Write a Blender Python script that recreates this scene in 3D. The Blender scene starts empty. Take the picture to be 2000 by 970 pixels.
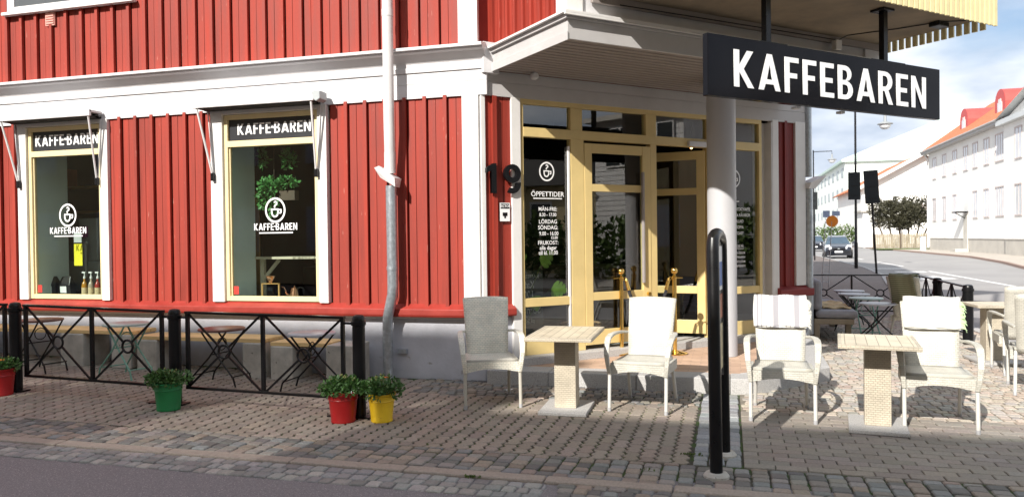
import bpy, math, random
from mathutils import Vector, Matrix
R = math.radians
random.seed(7)
scn = bpy.context.scene
COL = scn.collection

# ------------------------------------------------------------------ camera
cam_d = bpy.data.cameras.new('camera'); cam = bpy.data.objects.new('camera', cam_d); COL.objects.link(cam)
scn.camera = cam
YAW, PITCH, ROLL = R(15.8), R(-0.73), 0.0122
fw = Vector((-math.sin(YAW)*math.cos(PITCH), math.cos(YAW)*math.cos(PITCH), math.sin(PITCH)))
r0 = Vector((math.cos(YAW), math.sin(YAW), 0)); u0 = r0.cross(fw)
rr = r0*math.cos(ROLL) - u0*math.sin(ROLL); uu = u0*math.cos(ROLL) + r0*math.sin(ROLL)
M = Matrix((rr, uu, -fw)).transposed().to_4x4(); M.translation = Vector((0, 0, 1.6))
cam.matrix_world = M
cam_d.sensor_width = 36; cam_d.lens = 27.0; cam_d.clip_end = 2000; cam_d.clip_start = .05

# ------------------------------------------------------------------ light
SUN_AZ, SUN_EL = R(17), R(34.5)          # sun behind the viewer, to the left of the facade normal
to_sun = Vector((-math.sin(SUN_AZ)*math.cos(SUN_EL), -math.cos(SUN_AZ)*math.cos(SUN_EL), math.sin(SUN_EL)))
sd = bpy.data.lights.new('sun', 'SUN'); sun = bpy.data.objects.new('sun', sd); COL.objects.link(sun)
sun.rotation_euler = (-to_sun).to_track_quat('-Z', 'Y').to_euler()
sd.energy = 5.0; sd.angle = R(.6); sd.color = (1, .955, .88)
world = bpy.data.worlds.new('World'); scn.world = world; world.use_nodes = True
wn = world.node_tree.nodes; wl = world.node_tree.links
bg = wn['Background']; bg.inputs[1].default_value = .10
sky = wn.new('ShaderNodeTexSky'); sky.sky_type = 'NISHITA'; sky.sun_disc = False
sky.sun_elevation = SUN_EL; sky.sun_rotation = math.atan2(to_sun.x, to_sun.y); sky.dust_density = 2.0; sky.ozone_density = 1.5
tc = wn.new('ShaderNodeTexCoord'); mp = wn.new('ShaderNodeMapping'); mp.inputs['Scale'].default_value = (1, 1, 2.6)
mp.inputs['Location'].default_value = (.35, .1, .2)
nz = wn.new('ShaderNodeTexNoise'); nz.inputs['Scale'].default_value = 3.2; nz.inputs['Detail'].default_value = 7; nz.inputs['Roughness'].default_value = .55
cr = wn.new('ShaderNodeValToRGB'); cr.color_ramp.elements[0].position = .25; cr.color_ramp.elements[1].position = .50
nz2 = wn.new('ShaderNodeTexNoise'); nz2.inputs['Scale'].default_value = 5.5; nz2.inputs['Detail'].default_value = 5
cr2 = wn.new('ShaderNodeValToRGB'); cr2.color_ramp.elements[0].position = .35; cr2.color_ramp.elements[1].position = .62
cr2.color_ramp.elements[0].color = (3.7, 4.4, 5.5, 1); cr2.color_ramp.elements[1].color = (7.8, 8.1, 8.5, 1)
mx = wn.new('ShaderNodeMixRGB')
wl.new(tc.outputs['Generated'], mp.inputs[0]); wl.new(mp.outputs[0], nz.inputs[0]); wl.new(mp.outputs[0], nz2.inputs[0])
wl.new(nz.outputs[0], cr.inputs[0]); wl.new(nz2.outputs[0], cr2.inputs[0])
wl.new(cr.outputs[0], mx.inputs[0]); wl.new(sky.outputs[0], mx.inputs[1]); wl.new(cr2.outputs[0], mx.inputs[2]); wl.new(mx.outputs[0], bg.inputs[0])
vs = scn.view_settings; vs.view_transform = 'Standard'; vs.look = 'None'; vs.gamma = 1; vs.use_curve_mapping = False
vs.exposure = 0.62

# ------------------------------------------------------------------ materials
def srgb(h):
    h = h.lstrip('#'); c = [int(h[i:i+2], 16)/255 for i in (0, 2, 4)]
    return tuple(x/12.92 if x <= .04045 else ((x+.055)/1.055)**2.4 for x in c)
MATS = {}
def pm(name, col, rough=.6, var=.12, vs=6, bump=0., bs=60, metal=0, stretch=(1, 1, 1), spots=None, coat=0, attr=False, spec=None):
    """painted / stone / metal surface: base colour with noise variation, optional bump, optional lighter chips"""
    if name in MATS: return MATS[name]
    m = bpy.data.materials.new(name); m.use_nodes = True; n = m.node_tree.nodes; l = m.node_tree.links
    b = n['Principled BSDF']; b.inputs['Roughness'].default_value = rough; b.inputs['Metallic'].default_value = metal
    if spec is not None: b.inputs['Specular IOR Level'].default_value = spec
    if coat: b.inputs['Coat Weight'].default_value = coat
    t = n.new('ShaderNodeTexCoord'); mp = n.new('ShaderNodeMapping'); mp.inputs['Scale'].default_value = stretch
    l.new(t.outputs['Object'], mp.inputs[0])
    nz = n.new('ShaderNodeTexNoise'); nz.inputs['Scale'].default_value = vs; nz.inputs['Detail'].default_value = 6; nz.inputs['Roughness'].default_value = .6
    l.new(mp.outputs[0], nz.inputs[0])
    mr = n.new('ShaderNodeMapRange'); mr.inputs[1].default_value = .3; mr.inputs[2].default_value = .7
    mr.inputs[3].default_value = 1-var; mr.inputs[4].default_value = 1+var
    l.new(nz.outputs[0], mr.inputs[0])
    vm = n.new('ShaderNodeVectorMath'); vm.operation = 'SCALE'; vm.inputs[0].default_value = col[:3]; l.new(mr.outputs[0], vm.inputs['Scale'])
    last = vm.outputs[0]
    if attr:
        a = n.new('ShaderNodeAttribute'); a.attribute_name = 'Col'; l.new(a.outputs['Color'], vm.inputs[0])
    if spots:
        sc, th, c2 = spots
        n2 = n.new('ShaderNodeTexNoise'); n2.inputs['Scale'].default_value = sc; n2.inputs['Detail'].default_value = 3
        l.new(mp.outputs[0], n2.inputs[0])
        r2 = n.new('ShaderNodeMapRange'); r2.inputs[1].default_value = th; r2.inputs[2].default_value = th+.03; l.new(n2.outputs[0], r2.inputs[0])
        mm = n.new('ShaderNodeMixRGB'); l.new(r2.outputs[0], mm.inputs[0]); l.new(last, mm.inputs[1]); mm.inputs[2].default_value = (*c2, 1); last = mm.outputs[0]
    l.new(last, b.inputs['Base Color'])
    rm = n.new('ShaderNodeMapRange'); rm.inputs[1].default_value = .3; rm.inputs[2].default_value = .7
    rm.inputs[3].default_value = max(.03, rough*.85); rm.inputs[4].default_value = min(1, rough*1.15); l.new(nz.outputs[0], rm.inputs[0]); l.new(rm.outputs[0], b.inputs['Roughness'])
    if bump:
        n3 = n.new('ShaderNodeTexNoise'); n3.inputs['Scale'].default_value = bs; n3.inputs['Detail'].default_value = 4
        l.new(mp.outputs[0], n3.inputs[0])
        bp = n.new('ShaderNodeBump'); bp.inputs['Strength'].default_value = bump; bp.inputs['Distance'].default_value = .004
        l.new(n3.outputs[0], bp.inputs['Height']); l.new(bp.outputs[0], b.inputs['Normal'])
    MATS[name] = m; return m
def brickmat(name, c1, c2, cm, w, h, mort=.002, rough=.6, bump=.6, dist=.003, off=.5, coord='UV', squash=None):
    if name in MATS: return MATS[name]
    m = bpy.data.materials.new(name); m.use_nodes = True; n = m.node_tree.nodes; l = m.node_tree.links
    b = n['Principled BSDF']; b.inputs['Roughness'].default_value = rough
    t = n.new('ShaderNodeTexCoord'); br = n.new('ShaderNodeTexBrick'); br.inputs['Scale'].default_value = 1
    br.inputs['Color1'].default_value = (*c1, 1); br.inputs['Color2'].default_value = (*c2, 1); br.inputs['Mortar'].default_value = (*cm, 1)
    br.inputs['Brick Width'].default_value = w; br.inputs['Row Height'].default_value = h; br.inputs['Mortar Size'].default_value = mort; br.inputs['Mortar Smooth'].default_value = .6
    br.offset = off
    nz = n.new('ShaderNodeTexNoise'); nz.inputs['Scale'].default_value = 5; l.new(t.outputs['Object'], nz.inputs[0])
    mr = n.new('ShaderNodeMapRange'); mr.inputs[1].default_value = .3; mr.inputs[2].default_value = .7; mr.inputs[3].default_value = .85; mr.inputs[4].default_value = 1.12; l.new(nz.outputs[0], mr.inputs[0])
    vm = n.new('ShaderNodeVectorMath'); vm.operation = 'SCALE'
    l.new(t.outputs[coord], br.inputs['Vector']); l.new(br.outputs['Color'], vm.inputs[0]); l.new(mr.outputs[0], vm.inputs['Scale']); l.new(vm.outputs[0], b.inputs['Base Color'])
    bp = n.new('ShaderNodeBump'); bp.inputs['Strength'].default_value = bump; bp.inputs['Distance'].default_value = dist; bp.invert = True
    l.new(br.outputs['Fac'], bp.inputs['Height']); l.new(bp.outputs[0], b.inputs['Normal'])
    MATS[name] = m; return m
def glassmat(name, ior=1.55, tint=(.86, .9, .88), rough=0.0):
    m = bpy.data.materials.new(name); m.use_nodes = True; n = m.node_tree.nodes; l = m.node_tree.links
    n.remove(n['Principled BSDF']); o = n['Material Output']
    tr = n.new('ShaderNodeBsdfTransparent'); tr.inputs[0].default_value = (*tint, 1)
    gl = n.new('ShaderNodeBsdfGlossy'); gl.inputs['Roughness'].default_value = rough; gl.inputs[0].default_value = (1, 1, 1, 1)
    fr = n.new('ShaderNodeFresnel'); fr.inputs[0].default_value = ior; mx = n.new('ShaderNodeMixShader')
    ge = n.new('ShaderNodeNewGeometry'); iv_ = n.new('ShaderNodeMath'); iv_.operation = 'SUBTRACT'; iv_.inputs[0].default_value = 1; l.new(ge.outputs['Backfacing'], iv_.inputs[1])
    mu = n.new('ShaderNodeMath'); mu.operation = 'MULTIPLY'; l.new(fr.outputs[0], mu.inputs[0]); l.new(iv_.outputs[0], mu.inputs[1])
    l.new(mu.outputs[0], mx.inputs[0]); l.new(tr.outputs[0], mx.inputs[1]); l.new(gl.outputs[0], mx.inputs[2]); l.new(mx.outputs[0], o.inputs[0])
    MATS[name] = m; return m
def emat(name, col, s):
    m = bpy.data.materials.new(name); m.use_nodes = True; n = m.node_tree.nodes
    b = n['Principled BSDF']; b.inputs['Emission Color'].default_value = (*col, 1); b.inputs['Emission Strength'].default_value = s; MATS[name] = m; return m

RED = pm('red_boards', (.275, .027, .0135), .66, .26, 2.2, .45, 45, stretch=(4, 4, .35), spots=(14, .70, (.42, .16, .12)))
REDS = pm('red_sill_paint', (.29, .03, .02), .5, .2, 4, .2, 40)
WHT = pm('white_paint', (.68, .665, .65), .55, .06, 3, .25, 55, spots=(38, .76, (.45, .43, .42)))
CRN = pm('cornice_grey_white', (.62, .61, .62), .6, .07, 3, .2, 50)
FASC = pm('fascia_white_shaded', (.47, .455, .45), .6, .07, 3, .2, 50)  # cornice white with the shade under the canopy darkened into its colour
WSOF = pm('soffit_boards', (.28, .245, .225), .65, .08, 4, .2, 40)
PLI = pm('plinth_render', (.46, .465, .51), .8, .14, 2.5, .6, 30, spots=(7, .69, (.33, .32, .32)))
YEL = pm('yellow_frame', (.62, .475, .21), .45, .07, 3, .08, 40)
YELP = pm('pale_yellow_frame', (.72, .60, .34), .5, .06, 3, .1, 40)
BLKP = pm('black_paint', (.006, .006, .007), .3, .2, 6, .08, 80, spec=.3)
SIGNB = pm('sign_black', (.006, .006, .008), .12, .25, 2, spec=.12)
LETW = pm('letter_white', (.82, .82, .82), .4, .03, 5)
DKGLS = pm('grey_sign_panel', (.030, .031, .035), .35, .1, 3, spec=.3)
CONC = pm('concrete_soffit', (.22, .175, .12), .85, .3, 2.2, .5, 25)
CONB = pm('concrete_block', (.46, .435, .39), .85, .22, 7, .6, 40, spots=(30, .70, (.16, .15, .13)))
GALV = pm('galvanised_zinc', (.42, .46, .50), .38, .22, 22, .05, 40, metal=.7)
GRYP = pm('grey_white_pipe', (.60, .59, .59), .4, .06, 4)
PILR = pm('pillar_paint', (.46, .46, .48), .5, .05, 2, .1, 40)
SLAT = pm('yellow_slats', (.70, .61, .33), .5, .1, 5)
GRAN = pm('granite', (.40, .39, .38), .75, .25, 90, .3, 80, spots=(160, .62, (.16, .15, .15)))
STONE = pm('paving_stones', (.3, .28, .25), .82, .22, 55, .7, 70, attr=True)
MORT = pm('joint_sand', (.045, .042, .030), .95, .35, 12, .5, 60, spots=(7, .50, (.035, .065, .012)))
ASPH = pm('asphalt', (.175, .165, .172), .9, .3, 70, 1., 90, spots=(110, .62, (.36, .33, .32)))
ASPR = pm('road_asphalt', (.29, .28, .275), .9, .14, .35, .4, 60)
PAVR = brickmat('pavement_slabs', (.22, .18, .165), (.17, .145, .135), (.10, .09, .08), .24, .12, .006, .85, .4, .003, coord='Object')
GRAV = pm('pale_gravel', (.42, .38, .33), .9, .12, 1.5, .3, 30)
GRAS = pm('grass', (.10, .14, .03), .9, .3, 4, .6, 40)
PLNK = pm('bench_planks', (.72, .50, .23), .6, .2, 5, .3, 40, stretch=(.3, 3, 3))
RAT = brickmat('rattan_weave', (.54, .52, .46), (.48, .465, .41), (.36, .345, .30), .034, .018, .0014, .55, .7, .004)
RATL = brickmat('lightened_rattan_weave', (.80, .76, .66), (.68, .68, .60), (.36, .34, .30), .034, .018, .0014, .5, .8, .004)  # weave of the chairs in shade, colour lightened to replace missing sun
RATT = brickmat('tan_weave', (.53, .47, .37), (.48, .425, .335), (.35, .305, .23), .034, .018, .0014, .55, .9, .004)
TOPB = brickmat('table_slats', (.60, .53, .40), (.55, .48, .36), (.20, .17, .12), 3.0, .082, .0035, .5, .5, .003)
PLASTIC = pm('leg_plastic', (.52, .51, .48), .4, .04, 6)
CAPG = pm('foot_cap', (.35, .35, .36), .5, .05, 6)
BRASS = pm('brass', (.83, .56, .17), .16, .06, 8, metal=1)
COPP = pm('copper', (.80, .42, .27), .2, .08, 8, metal=1)
ROPE = pm('black_rope', (.02, .02, .025), .8, .2, 30, .5, 90)
LEAF = pm('pot_leaves', (.045, .115, .022), .5, .45, 22)
LEAFI = pm('ivy_leaves', (.075, .24, .06), .45, .4, 22)
LEAFP = pm('purple_leaves', (.042, .040, .020), .6, .5, 1.4)
LEAFT = pm('green_leaves', (.07, .12, .02), .6, .4, 2)
BARK = pm('bark', (.12, .09, .06), .9, .3, 8, .6, 30)
FLOW = pm('orange_flower', (.85, .25, .03), .6, .1, 9)
POTR = pm('red_pot', (.36, .009, .010), .38, .1, 6, .05, 40, spots=(45, .74, (.2, .02, .02)))
POTG = pm('green_pot', (.006, .18, .05), .5, .14, 6, .05, 40, spots=(30, .73, (.02, .12, .04)))
POTY = pm('yellow_pot', (.80, .52, .02), .4, .1, 6, .05, 40, spots=(45, .72, (.35, .18, .05)))
SOIL = pm('soil', (.03, .022, .015), .95, .3, 20, .6, 60)
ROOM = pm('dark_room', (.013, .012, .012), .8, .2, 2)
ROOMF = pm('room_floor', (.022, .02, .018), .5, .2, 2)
REVL = pm('window_reveal', (.68, .74, .71), .6, .05, 3)
TERR = brickmat('platform_bricks', (.50, .34, .24), (.42, .28, .20), (.30, .22, .17), .22, .11, .004, .8, .3, .002, coord='Object')
HOUS = pm('cream_render', (.86, .84, .80), .8, .05, .6, .2, 8)
HOUG = pm('pale_green_render', (.80, .84, .80), .8, .05, .5)
ROOFT = brickmat('orange_tiles', (.62, .20, .08), (.52, .16, .065), (.30, .10, .05), .3, .35, .03, .8, .5, .02)
ROOFG = pm('pale_green_roof', (.48, .60, .54), .6, .06, .3)
DORM = pm('red_tin', (.55, .07, .06), .5, .1, 1)
WTRIM = pm('window_trim', (.56, .48, .45), .6, .08, 2)
FOUN = pm('foundation_grey', (.50, .47, .42), .85, .1, 1)
WOOD = pm('weathered_wood', (.30, .255, .19), .8, .25, 3, .4, 30, stretch=(1, 1, .3))
DKWOOD = pm('dark_wood', (.10, .07, .05), .7, .25, 5, .4, 30)
TANW = pm('tan_plywood', (.52, .30, .10), .6, .15, 3, stretch=(3, 3, .4))
CUSH = pm('grey_cushion', (.30, .30, .33), .9, .15, 6, .5, 60)
BLKT = pm('tan_blanket', (.50, .38, .22), .95, .3, 9, .6, 60)
GLASS = glassmat('window_glass', 1.52)
GLASE = glassmat('entrance_glass', 2.0)
GLASF = pm('far_window_glass', (.66, .67, .70), .12, .2, .5)
CAR = pm('car_paint', (.010, .013, .022), .15, .05, 2, coat=1)
CARG = pm('car_glass', (.05, .08, .11), .06, .2, 2, coat=1)
TYRE = pm('tyre', (.02, .02, .02), .8, .1, 9)
LAMPG = pm('headlamp', (.72, .74, .76), .15, .05, 3)
ORNG = pm('orange_sign', (.90, .30, .02), .5, .03, 3)
BLUE = pm('blue_sign', (.03, .12, .42), .45, .1, 3)
GRYM = pm('grey_metal', (.34, .36, .37), .5, .1, 3, metal=.3)
DKGRY = pm('sign_back_grey', (.020, .024, .026), .7, .1, 3, spec=.2)
MINT = pm('mint_metal', (.16, .34, .27), .5, .1, 5)
BROWN = pm('brown_tabletop', (.12, .055, .045), .35, .15, 5)
LTOP = pm('grey_tabletop', (.44, .46, .50), .35, .1, 5)
MTOP = pm('pale_green_tabletop', (.38, .48, .46), .35, .1, 5)
WHITEP = pm('road_marking', (.75, .74, .72), .8, .1, 3)

# ------------------------------------------------------------------ mesh builder
UP = Vector((0, 0, 1))
def Tfac(u, d, w): return (u, 8.25+d, w)                      # long facade: u = x, d inward
S2 = math.sqrt(.5)
def Tch(s, d, w): return (-2.69+S2*s-S2*d, 8.25+S2*s+S2*d, w)  # chamfered corner: s along, d inward
W0 = {}
class MB:
    def __init__(s, T=None): s.v = []; s.f = []; s.T = T; s.cols = None; s.uv = []
    def add(s, vs, fs, c=None):
        o = len(s.v)
        if s.T: vs2 = [s.T(*p) for p in vs]
        else: vs2 = [tuple(p) for p in vs]
        s.v += vs2
        for f in fs:
            s.f.append([i+o for i in f])
            p = [Vector(vs[i]) for i in f]
            n = (p[1]-p[0]).cross(p[-1]-p[0]); a = [abs(x) for x in n]
            k = a.index(max(a))
            ax = ((1, 2), (0, 2), (0, 1))[k]
            s.uv += [(q[ax[0]], q[ax[1]]) for q in p]
            if s.cols is not None: s.cols += [c]*len(f)
        return s
    def box(s, x0, x1, y0, y1, z0, z1):
        v = [(x, y, z) for z in (z0, z1) for y in (y0, y1) for x in (x0, x1)]
        return s.add(v, [(0, 2, 3, 1), (4, 5, 7, 6), (0, 1, 5, 4), (2, 6, 7, 3), (0, 4, 6, 2), (1, 3, 7, 5)])
    def frustum(s, c, w0, w1, z0, z1, seg=4):  # tapered square post
        (x, y) = c; v = []
        for z, w in ((z0, w0), (z1, w1)): v += [(x-w, y-w, z), (x+w, y-w, z), (x+w, y+w, z), (x-w, y+w, z)]
        return s.add(v, [(3, 2, 1, 0), (4, 5, 6, 7), (0, 1, 5, 4), (1, 2, 6, 5), (2, 3, 7, 6), (3, 0, 4, 7)])
    def lathe(s, prof, c=(0, 0), seg=20, axis='z', z=0):
        v = []; f = []
        for (r, h) in prof:
            for k in range(seg):
                a = 2*math.pi*k/seg
                if axis == 'z': v.append((c[0]+r*math.cos(a), c[1]+r*math.sin(a), z+h))
                elif axis == 'x': v.append((z+h, c[0]+r*math.cos(a), c[1]+r*math.sin(a)))
                else: v.append((c[0]+r*math.cos(a), z+h, c[1]+r*math.sin(a)))
        n = len(prof)
        for i in range(n-1):
            for k in range(seg):
                k2 = (k+1) % seg
                f.append((i*seg+k, i*seg+k2, (i+1)*seg+k2, (i+1)*seg+k))
        f.append(tuple(range(seg-1, -1, -1))); f.append(tuple((n-1)*seg+k for k in range(seg)))
        return s.add(v, f)
    def tube(s, pts, r, seg=8, closed=False):
        pts = [Vector(p) for p in pts]; n = len(pts); rs = r if isinstance(r, (list, tuple)) else [r]*n
        v = []; f = []; prev = None
        for i, p in enumerate(pts):
            if closed: d = pts[(i+1) % n]-pts[i-1]
            else: d = pts[min(i+1, n-1)]-pts[max(i-1, 0)]
            d.normalize()
            a = prev if prev is not None else (Vector((1, 0, 0)) if abs(d.z) > .8 else UP)
            x = d.cross(a)
            if x.length < 1e-4: x = d.cross(Vector((0, 1, 0)))
            x.normalize(); y = x.cross(d).normalized(); prev = y
            for k in range(seg):
                t = 2*math.pi*(k+.5)/seg
                v.append(p+x*(rs[i]*math.cos(t))+y*(rs[i]*math.sin(t)))
        m = n if closed else n-1
        for i in range(m):
            j = (i+1) % n
            for k in range(seg):
                k2 = (k+1) % seg; f.append((i*seg+k, i*seg+k2, j*seg+k2, j*seg+k))
        if not closed: f.append(tuple(range(seg-1, -1, -1))); f.append(tuple((n-1)*seg+k for k in range(seg)))
        return s.add(v, f)
    def bar(s, a, b, w, h):          # rectangular bar from a to b
        a = Vector(a); b = Vector(b); d = (b-a).normalized()
        x = d.cross(UP if abs(d.z) < .9 else Vector((0, 1, 0))).normalized(); y = x.cross(d)
        v = [p+x*(sx*w/2)+y*(sy*h/2) for p in (a, b) for sx, sy in ((-1, -1), (1, -1), (1, 1), (-1, 1))]
        return s.add(v, [(3, 2, 1, 0), (4, 5, 6, 7), (0, 1, 5, 4), (1, 2, 6, 5), (2, 3, 7, 6), (3, 0, 4, 7)])
    def prism(s, poly, a, b, axis='z'):   # polygon extruded along an axis; poly in the two other axes
        def q(p, h): return {'z': (p[0], p[1], h), 'x': (h, p[0], p[1]), 'y': (p[0], h, p[1])}[axis]
        n = len(poly); v = [q(p, a) for p in poly]+[q(p, b) for p in poly]
        f = [tuple(range(n-1, -1, -1)), tuple(range(n, 2*n))]+[(i, (i+1) % n, n+(i+1) % n, n+i) for i in range(n)]
        return s.add(v, f)
    def grid(s, fn, nu, nv, thick=None):
        v = [fn(i/nu, j/nv) for j in range(nv+1) for i in range(nu+1)]
        f = [(j*(nu+1)+i, j*(nu+1)+i+1, (j+1)*(nu+1)+i+1, (j+1)*(nu+1)+i) for j in range(nv) for i in range(nu)]
        return s.add(v, f)
    def leaf(s, p, d, size, fold=.25):
        d = d.normalized(); x = d.cross(Vector((random.uniform(-1, 1), random.uniform(-1, 1), random.uniform(-1, 1))))
        if x.length < .01: x = Vector((1, 0, 0))
        x.normalize(); n = x.cross(d)
        a = p; b = p+d*size*.5+x*size*.32+n*size*fold*.5; c = p+d*size; e = p+d*size*.5-x*size*.32+n*size*fold*.5; 
        return s.add([a, b, c, e], [(0, 1, 2), (0, 2, 3)])
    def clump(s, c, rad, n, size):
        c = Vector(c)
        for _ in range(n):
            d = Vector((random.gauss(0, 1), random.gauss(0, 1), random.gauss(0, 1))).normalized()
            t = random.random()**.4
            p = c+Vector((d.x*rad[0], d.y*rad[1], d.z*rad[2]))*t
            d2 = d+Vector((random.uniform(-1, 1), random.uniform(-1, 1), random.uniform(-.6, 1)))*.9
            s.leaf(p, d2, size*random.uniform(.6, 1.3))
        return s
    def build(s, name, mat, parent=None, label=None, bevel=0, smooth=False, solid=0):
        me = bpy.data.meshes.new(name); me.from_pydata([tuple(p) for p in s.v], [], s.f)
        me.materials.append(mat)
        uvl = me.uv_layers.new(name='UVMap')
        fl = [c for p in s.uv for c in p]
        if len(fl) == 2*len(uvl.data): uvl.data.foreach_set('uv', fl)
        if s.cols is not None:
            ca = me.color_attributes.new('Col', 'FLOAT_COLOR', 'CORNER'); ca.data.foreach_set('color', [x for c in s.cols for x in (*c, 1)])
        if smooth: me.polygons.foreach_set('use_smooth', [True]*len(me.polygons)); me.set_sharp_from_angle(angle=R(38))
        me.update()
        o = bpy.data.objects.new(name, me); COL.objects.link(o); par(o, parent)
        if label: o['label'] = label
        if solid:
            md = o.modifiers.new('thick', 'SOLIDIFY'); md.thickness = solid; md.offset = 0
        if bevel:
            md = o.modifiers.new('bevel', 'BEVEL'); md.width = bevel; md.segments = 2; md.limit_method = 'ANGLE'; md.angle_limit = R(40)
        return o
def par(o, parent):
    if parent is not None:
        o.parent = parent
        if parent.name in W0: o.matrix_parent_inverse = Matrix.Translation(-W0[parent.name])
def tag(o, label, cat, group=None):
    o['label'] = label; o['category'] = cat
    if group: o['group'] = group
    return o
def kind(o, k): o['kind'] = k; return o
def thing(name, label, cat, loc=(0, 0, 0), rz=0, group=None, world=False):
    o = bpy.data.objects.new(name, None); COL.objects.link(o); o.empty_display_size = .2
    o.location = loc; o.rotation_euler = (0, 0, rz); tag(o, label, cat, group)
    if world: W0[o.name] = Vector(loc)          # children are built in world coordinates
    return o
def dup(root, loc, rz, label, group=None):
    def cp(o, p):
        c = o.copy(); COL.objects.link(c)
        if p is not None: c.parent = p
        for ch in list(o.children): cp(ch, c)
        return c
    r = cp(root, None); r.location = loc; r.rotation_euler = (0, 0, rz); r['label'] = label
    if group: r['group'] = group
    return r

# lettering: polygons or font text as flat 2D curves turned into mesh, placed on a plane through T(u, d, w)
def arc(cx, cy, r, a0, a1, n=8, ry=None):
    ry = ry or r
    return [(cx+r*math.cos(R(a0+(a1-a0)*i/n)), cy+ry*math.sin(R(a0+(a1-a0)*i/n))) for i in range(n+1)]
GL = {
 'K': (.58, [[(0, 0), (.155, 0), (.155, .41), (.40, 0), (.58, 0), (.28, .5), (.56, 1), (.38, 1), (.155, .60), (.155, 1), (0, 1)]]),
 'A': (.66, [[(0, 0), (.155, 0), (.21, .17), (.45, .17), (.505, 0), (.66, 0), (.405, 1), (.255, 1)], [(.25, .30), (.41, .30), (.33, .70)]]),
 'F': (.44, [[(0, 0), (.155, 0), (.155, .42), (.39, .42), (.39, .56), (.155, .56), (.155, .86), (.44, .86), (.44, 1), (0, 1)]]),
 'E': (.46, [[(0, 0), (.46, 0), (.46, .14), (.155, .14), (.155, .43), (.41, .43), (.41, .57), (.155, .57), (.155, .86), (.45, .86), (.45, 1), (0, 1)]]),
 'B': (.52, [[(0, 0)]+arc(.25, .28, .27, -90, 78, 8, .28)+arc(.235, .76, .235, -50, 90, 8, .24)+[(0, 1)],
             [(.155, .135)]+arc(.24, .285, .125, -90, 90, 8, .15)+[(.155, .435)], [(.155, .57)]+arc(.23, .715, .105, -90, 90, 8, .145)+[(.155, .865)]]),
 'R': (.54, [[(0, 0), (.155, 0), (.155, .40), (.22, .40), (.37, 0), (.54, 0), (.365, .44)]+arc(.245, .70, .275, -55, 90, 8, .30)+[(0, 1)],
             [(.155, .535)]+arc(.235, .70, .125, -90, 90, 8, .165)+[(.155, .865)]]),
 'N': (.58, [[(0, 0), (.15, 0), (.15, .66), (.43, 0), (.58, 0), (.58, 1), (.43, 1), (.43, .34), (.15, 1), (0, 1)]]),
}
def place_curve(cd, T, u, d, w, sx, sz, name, mat, parent, label=None, ext=0):
    tmp = bpy.data.objects.new('tmp', cd); COL.objects.link(tmp)
    dg = bpy.context.evaluated_depsgraph_get(); dg.update()
    me = bpy.data.meshes.new_from_object(tmp.evaluated_get(dg)); bpy.data.objects.remove(tmp); me.name = name
    for v in me.vertices: v.co = T(u+v.co.x*sx, d-v.co.z, w+v.co.y*sz)
    me.materials.clear(); me.materials.append(mat)
    o = bpy.data.objects.new(name, me); COL.objects.link(o); par(o, parent)
    if label: o['label'] = label
    return o
def polys_curve(polys, ext=0):
    cd = bpy.data.curves.new('poly', 'CURVE'); cd.dimensions = '2D'; cd.fill_mode = 'BOTH'; cd.extrude = ext
    for p in polys:
        sp = cd.splines.new('POLY'); sp.points.add(len(p)-1); sp.use_cyclic_u = True
        for i, (x, y) in enumerate(p): sp.points[i].co = (x, y, 0, 1)
    return cd
def word(txt, T, u0, u1, d, w, h, name, mat, parent, label=None, ext=0, gap=.13, split=None):
    x = 0; P = []
    for i, ch in enumerate(txt):
        wd, pl = GL[ch]
        for p in pl: P.append([(x+a, b) for a, b in p])
        x += wd+gap
        if split == i:
            P.append([(x+a*.8-.05, b) for a, b in [(-.02, .42), (.08, .55), (.2, .40), (.32, .52), (.30, .66), (.2, .56), (.1, .68), (-.04, .58)]]); x += .2
    sx = (u1-u0)/(x-gap)
    return place_curve(polys_curve(P, ext), T, u0, d, w, sx, h, name, mat, parent, label)
def text(txt, T, u, d, w, h, name, mat, parent, label=None, align='CENTER', bold=.0, sx=1, ext=0, width=None):
    cd = bpy.data.curves.new('txt', 'FONT'); cd.body = txt; cd.align_x = align; cd.size = 1; cd.offset = bold; cd.extrude = ext; cd.resolution_u = 3
    return place_curve(cd, T, u, d, w, h/.72*sx, h/.72, name, mat, parent, label)
def cup_logo(T, u, d, w, r, mat, parent):
    ring = [arc(0, 0, 1, 0, 360, 28)[:-1], arc(0, 0, .84, 0, 360, 28)[:-1]]
    cup = [[(-.42, .12), (.34, .12), (.34, -.02)]+arc(-.04, -.22, .36, -5, -175, 8)+[(-.42, -.22)],
           [(-.28, 0.0), (.2, 0.0), (.2, -.2)]+arc(-.04, -.22, .22, 0, -180, 6)]
    handle = [[(.38, .08), (.62, .08), (.62, -.22), (.5, -.30), (.38, -.28), (.38, -.18), (.48, -.18), (.50, -.04), (.38, -.04)]]
    steam = [[(-.10, .18), (.02, .18), (0, .30), (.22, .44), (.20, .66), (-.02, .74), (-.16, .62), (-.06, .56), (.04, .62), (.10, .52), (-.08, .40), (-.14, .28)]]
    return place_curve(polys_curve(ring+cup+handle+steam), T, u, d, w, r*.92, r, 'cup_emblem', mat, parent)

def sm(a, b, x): t = max(0, min(1, (x-a)/(b-a))); return t*t*(3-2*t)
def gz(x, y): return .022*max(0, -4.0-x)*sm(4.9, 6.3, y)

# ================================================================== GROUND
g = MB(); g.box(-400, 400, -300, 900, -.5, -.10); kind(g.build('ground', ASPR), 'structure')
g = MB(); g.box(-60, 60, -9, 5.15, -.09, -.012); kind(g.build('street_asphalt', ASPH), 'structure')
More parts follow.
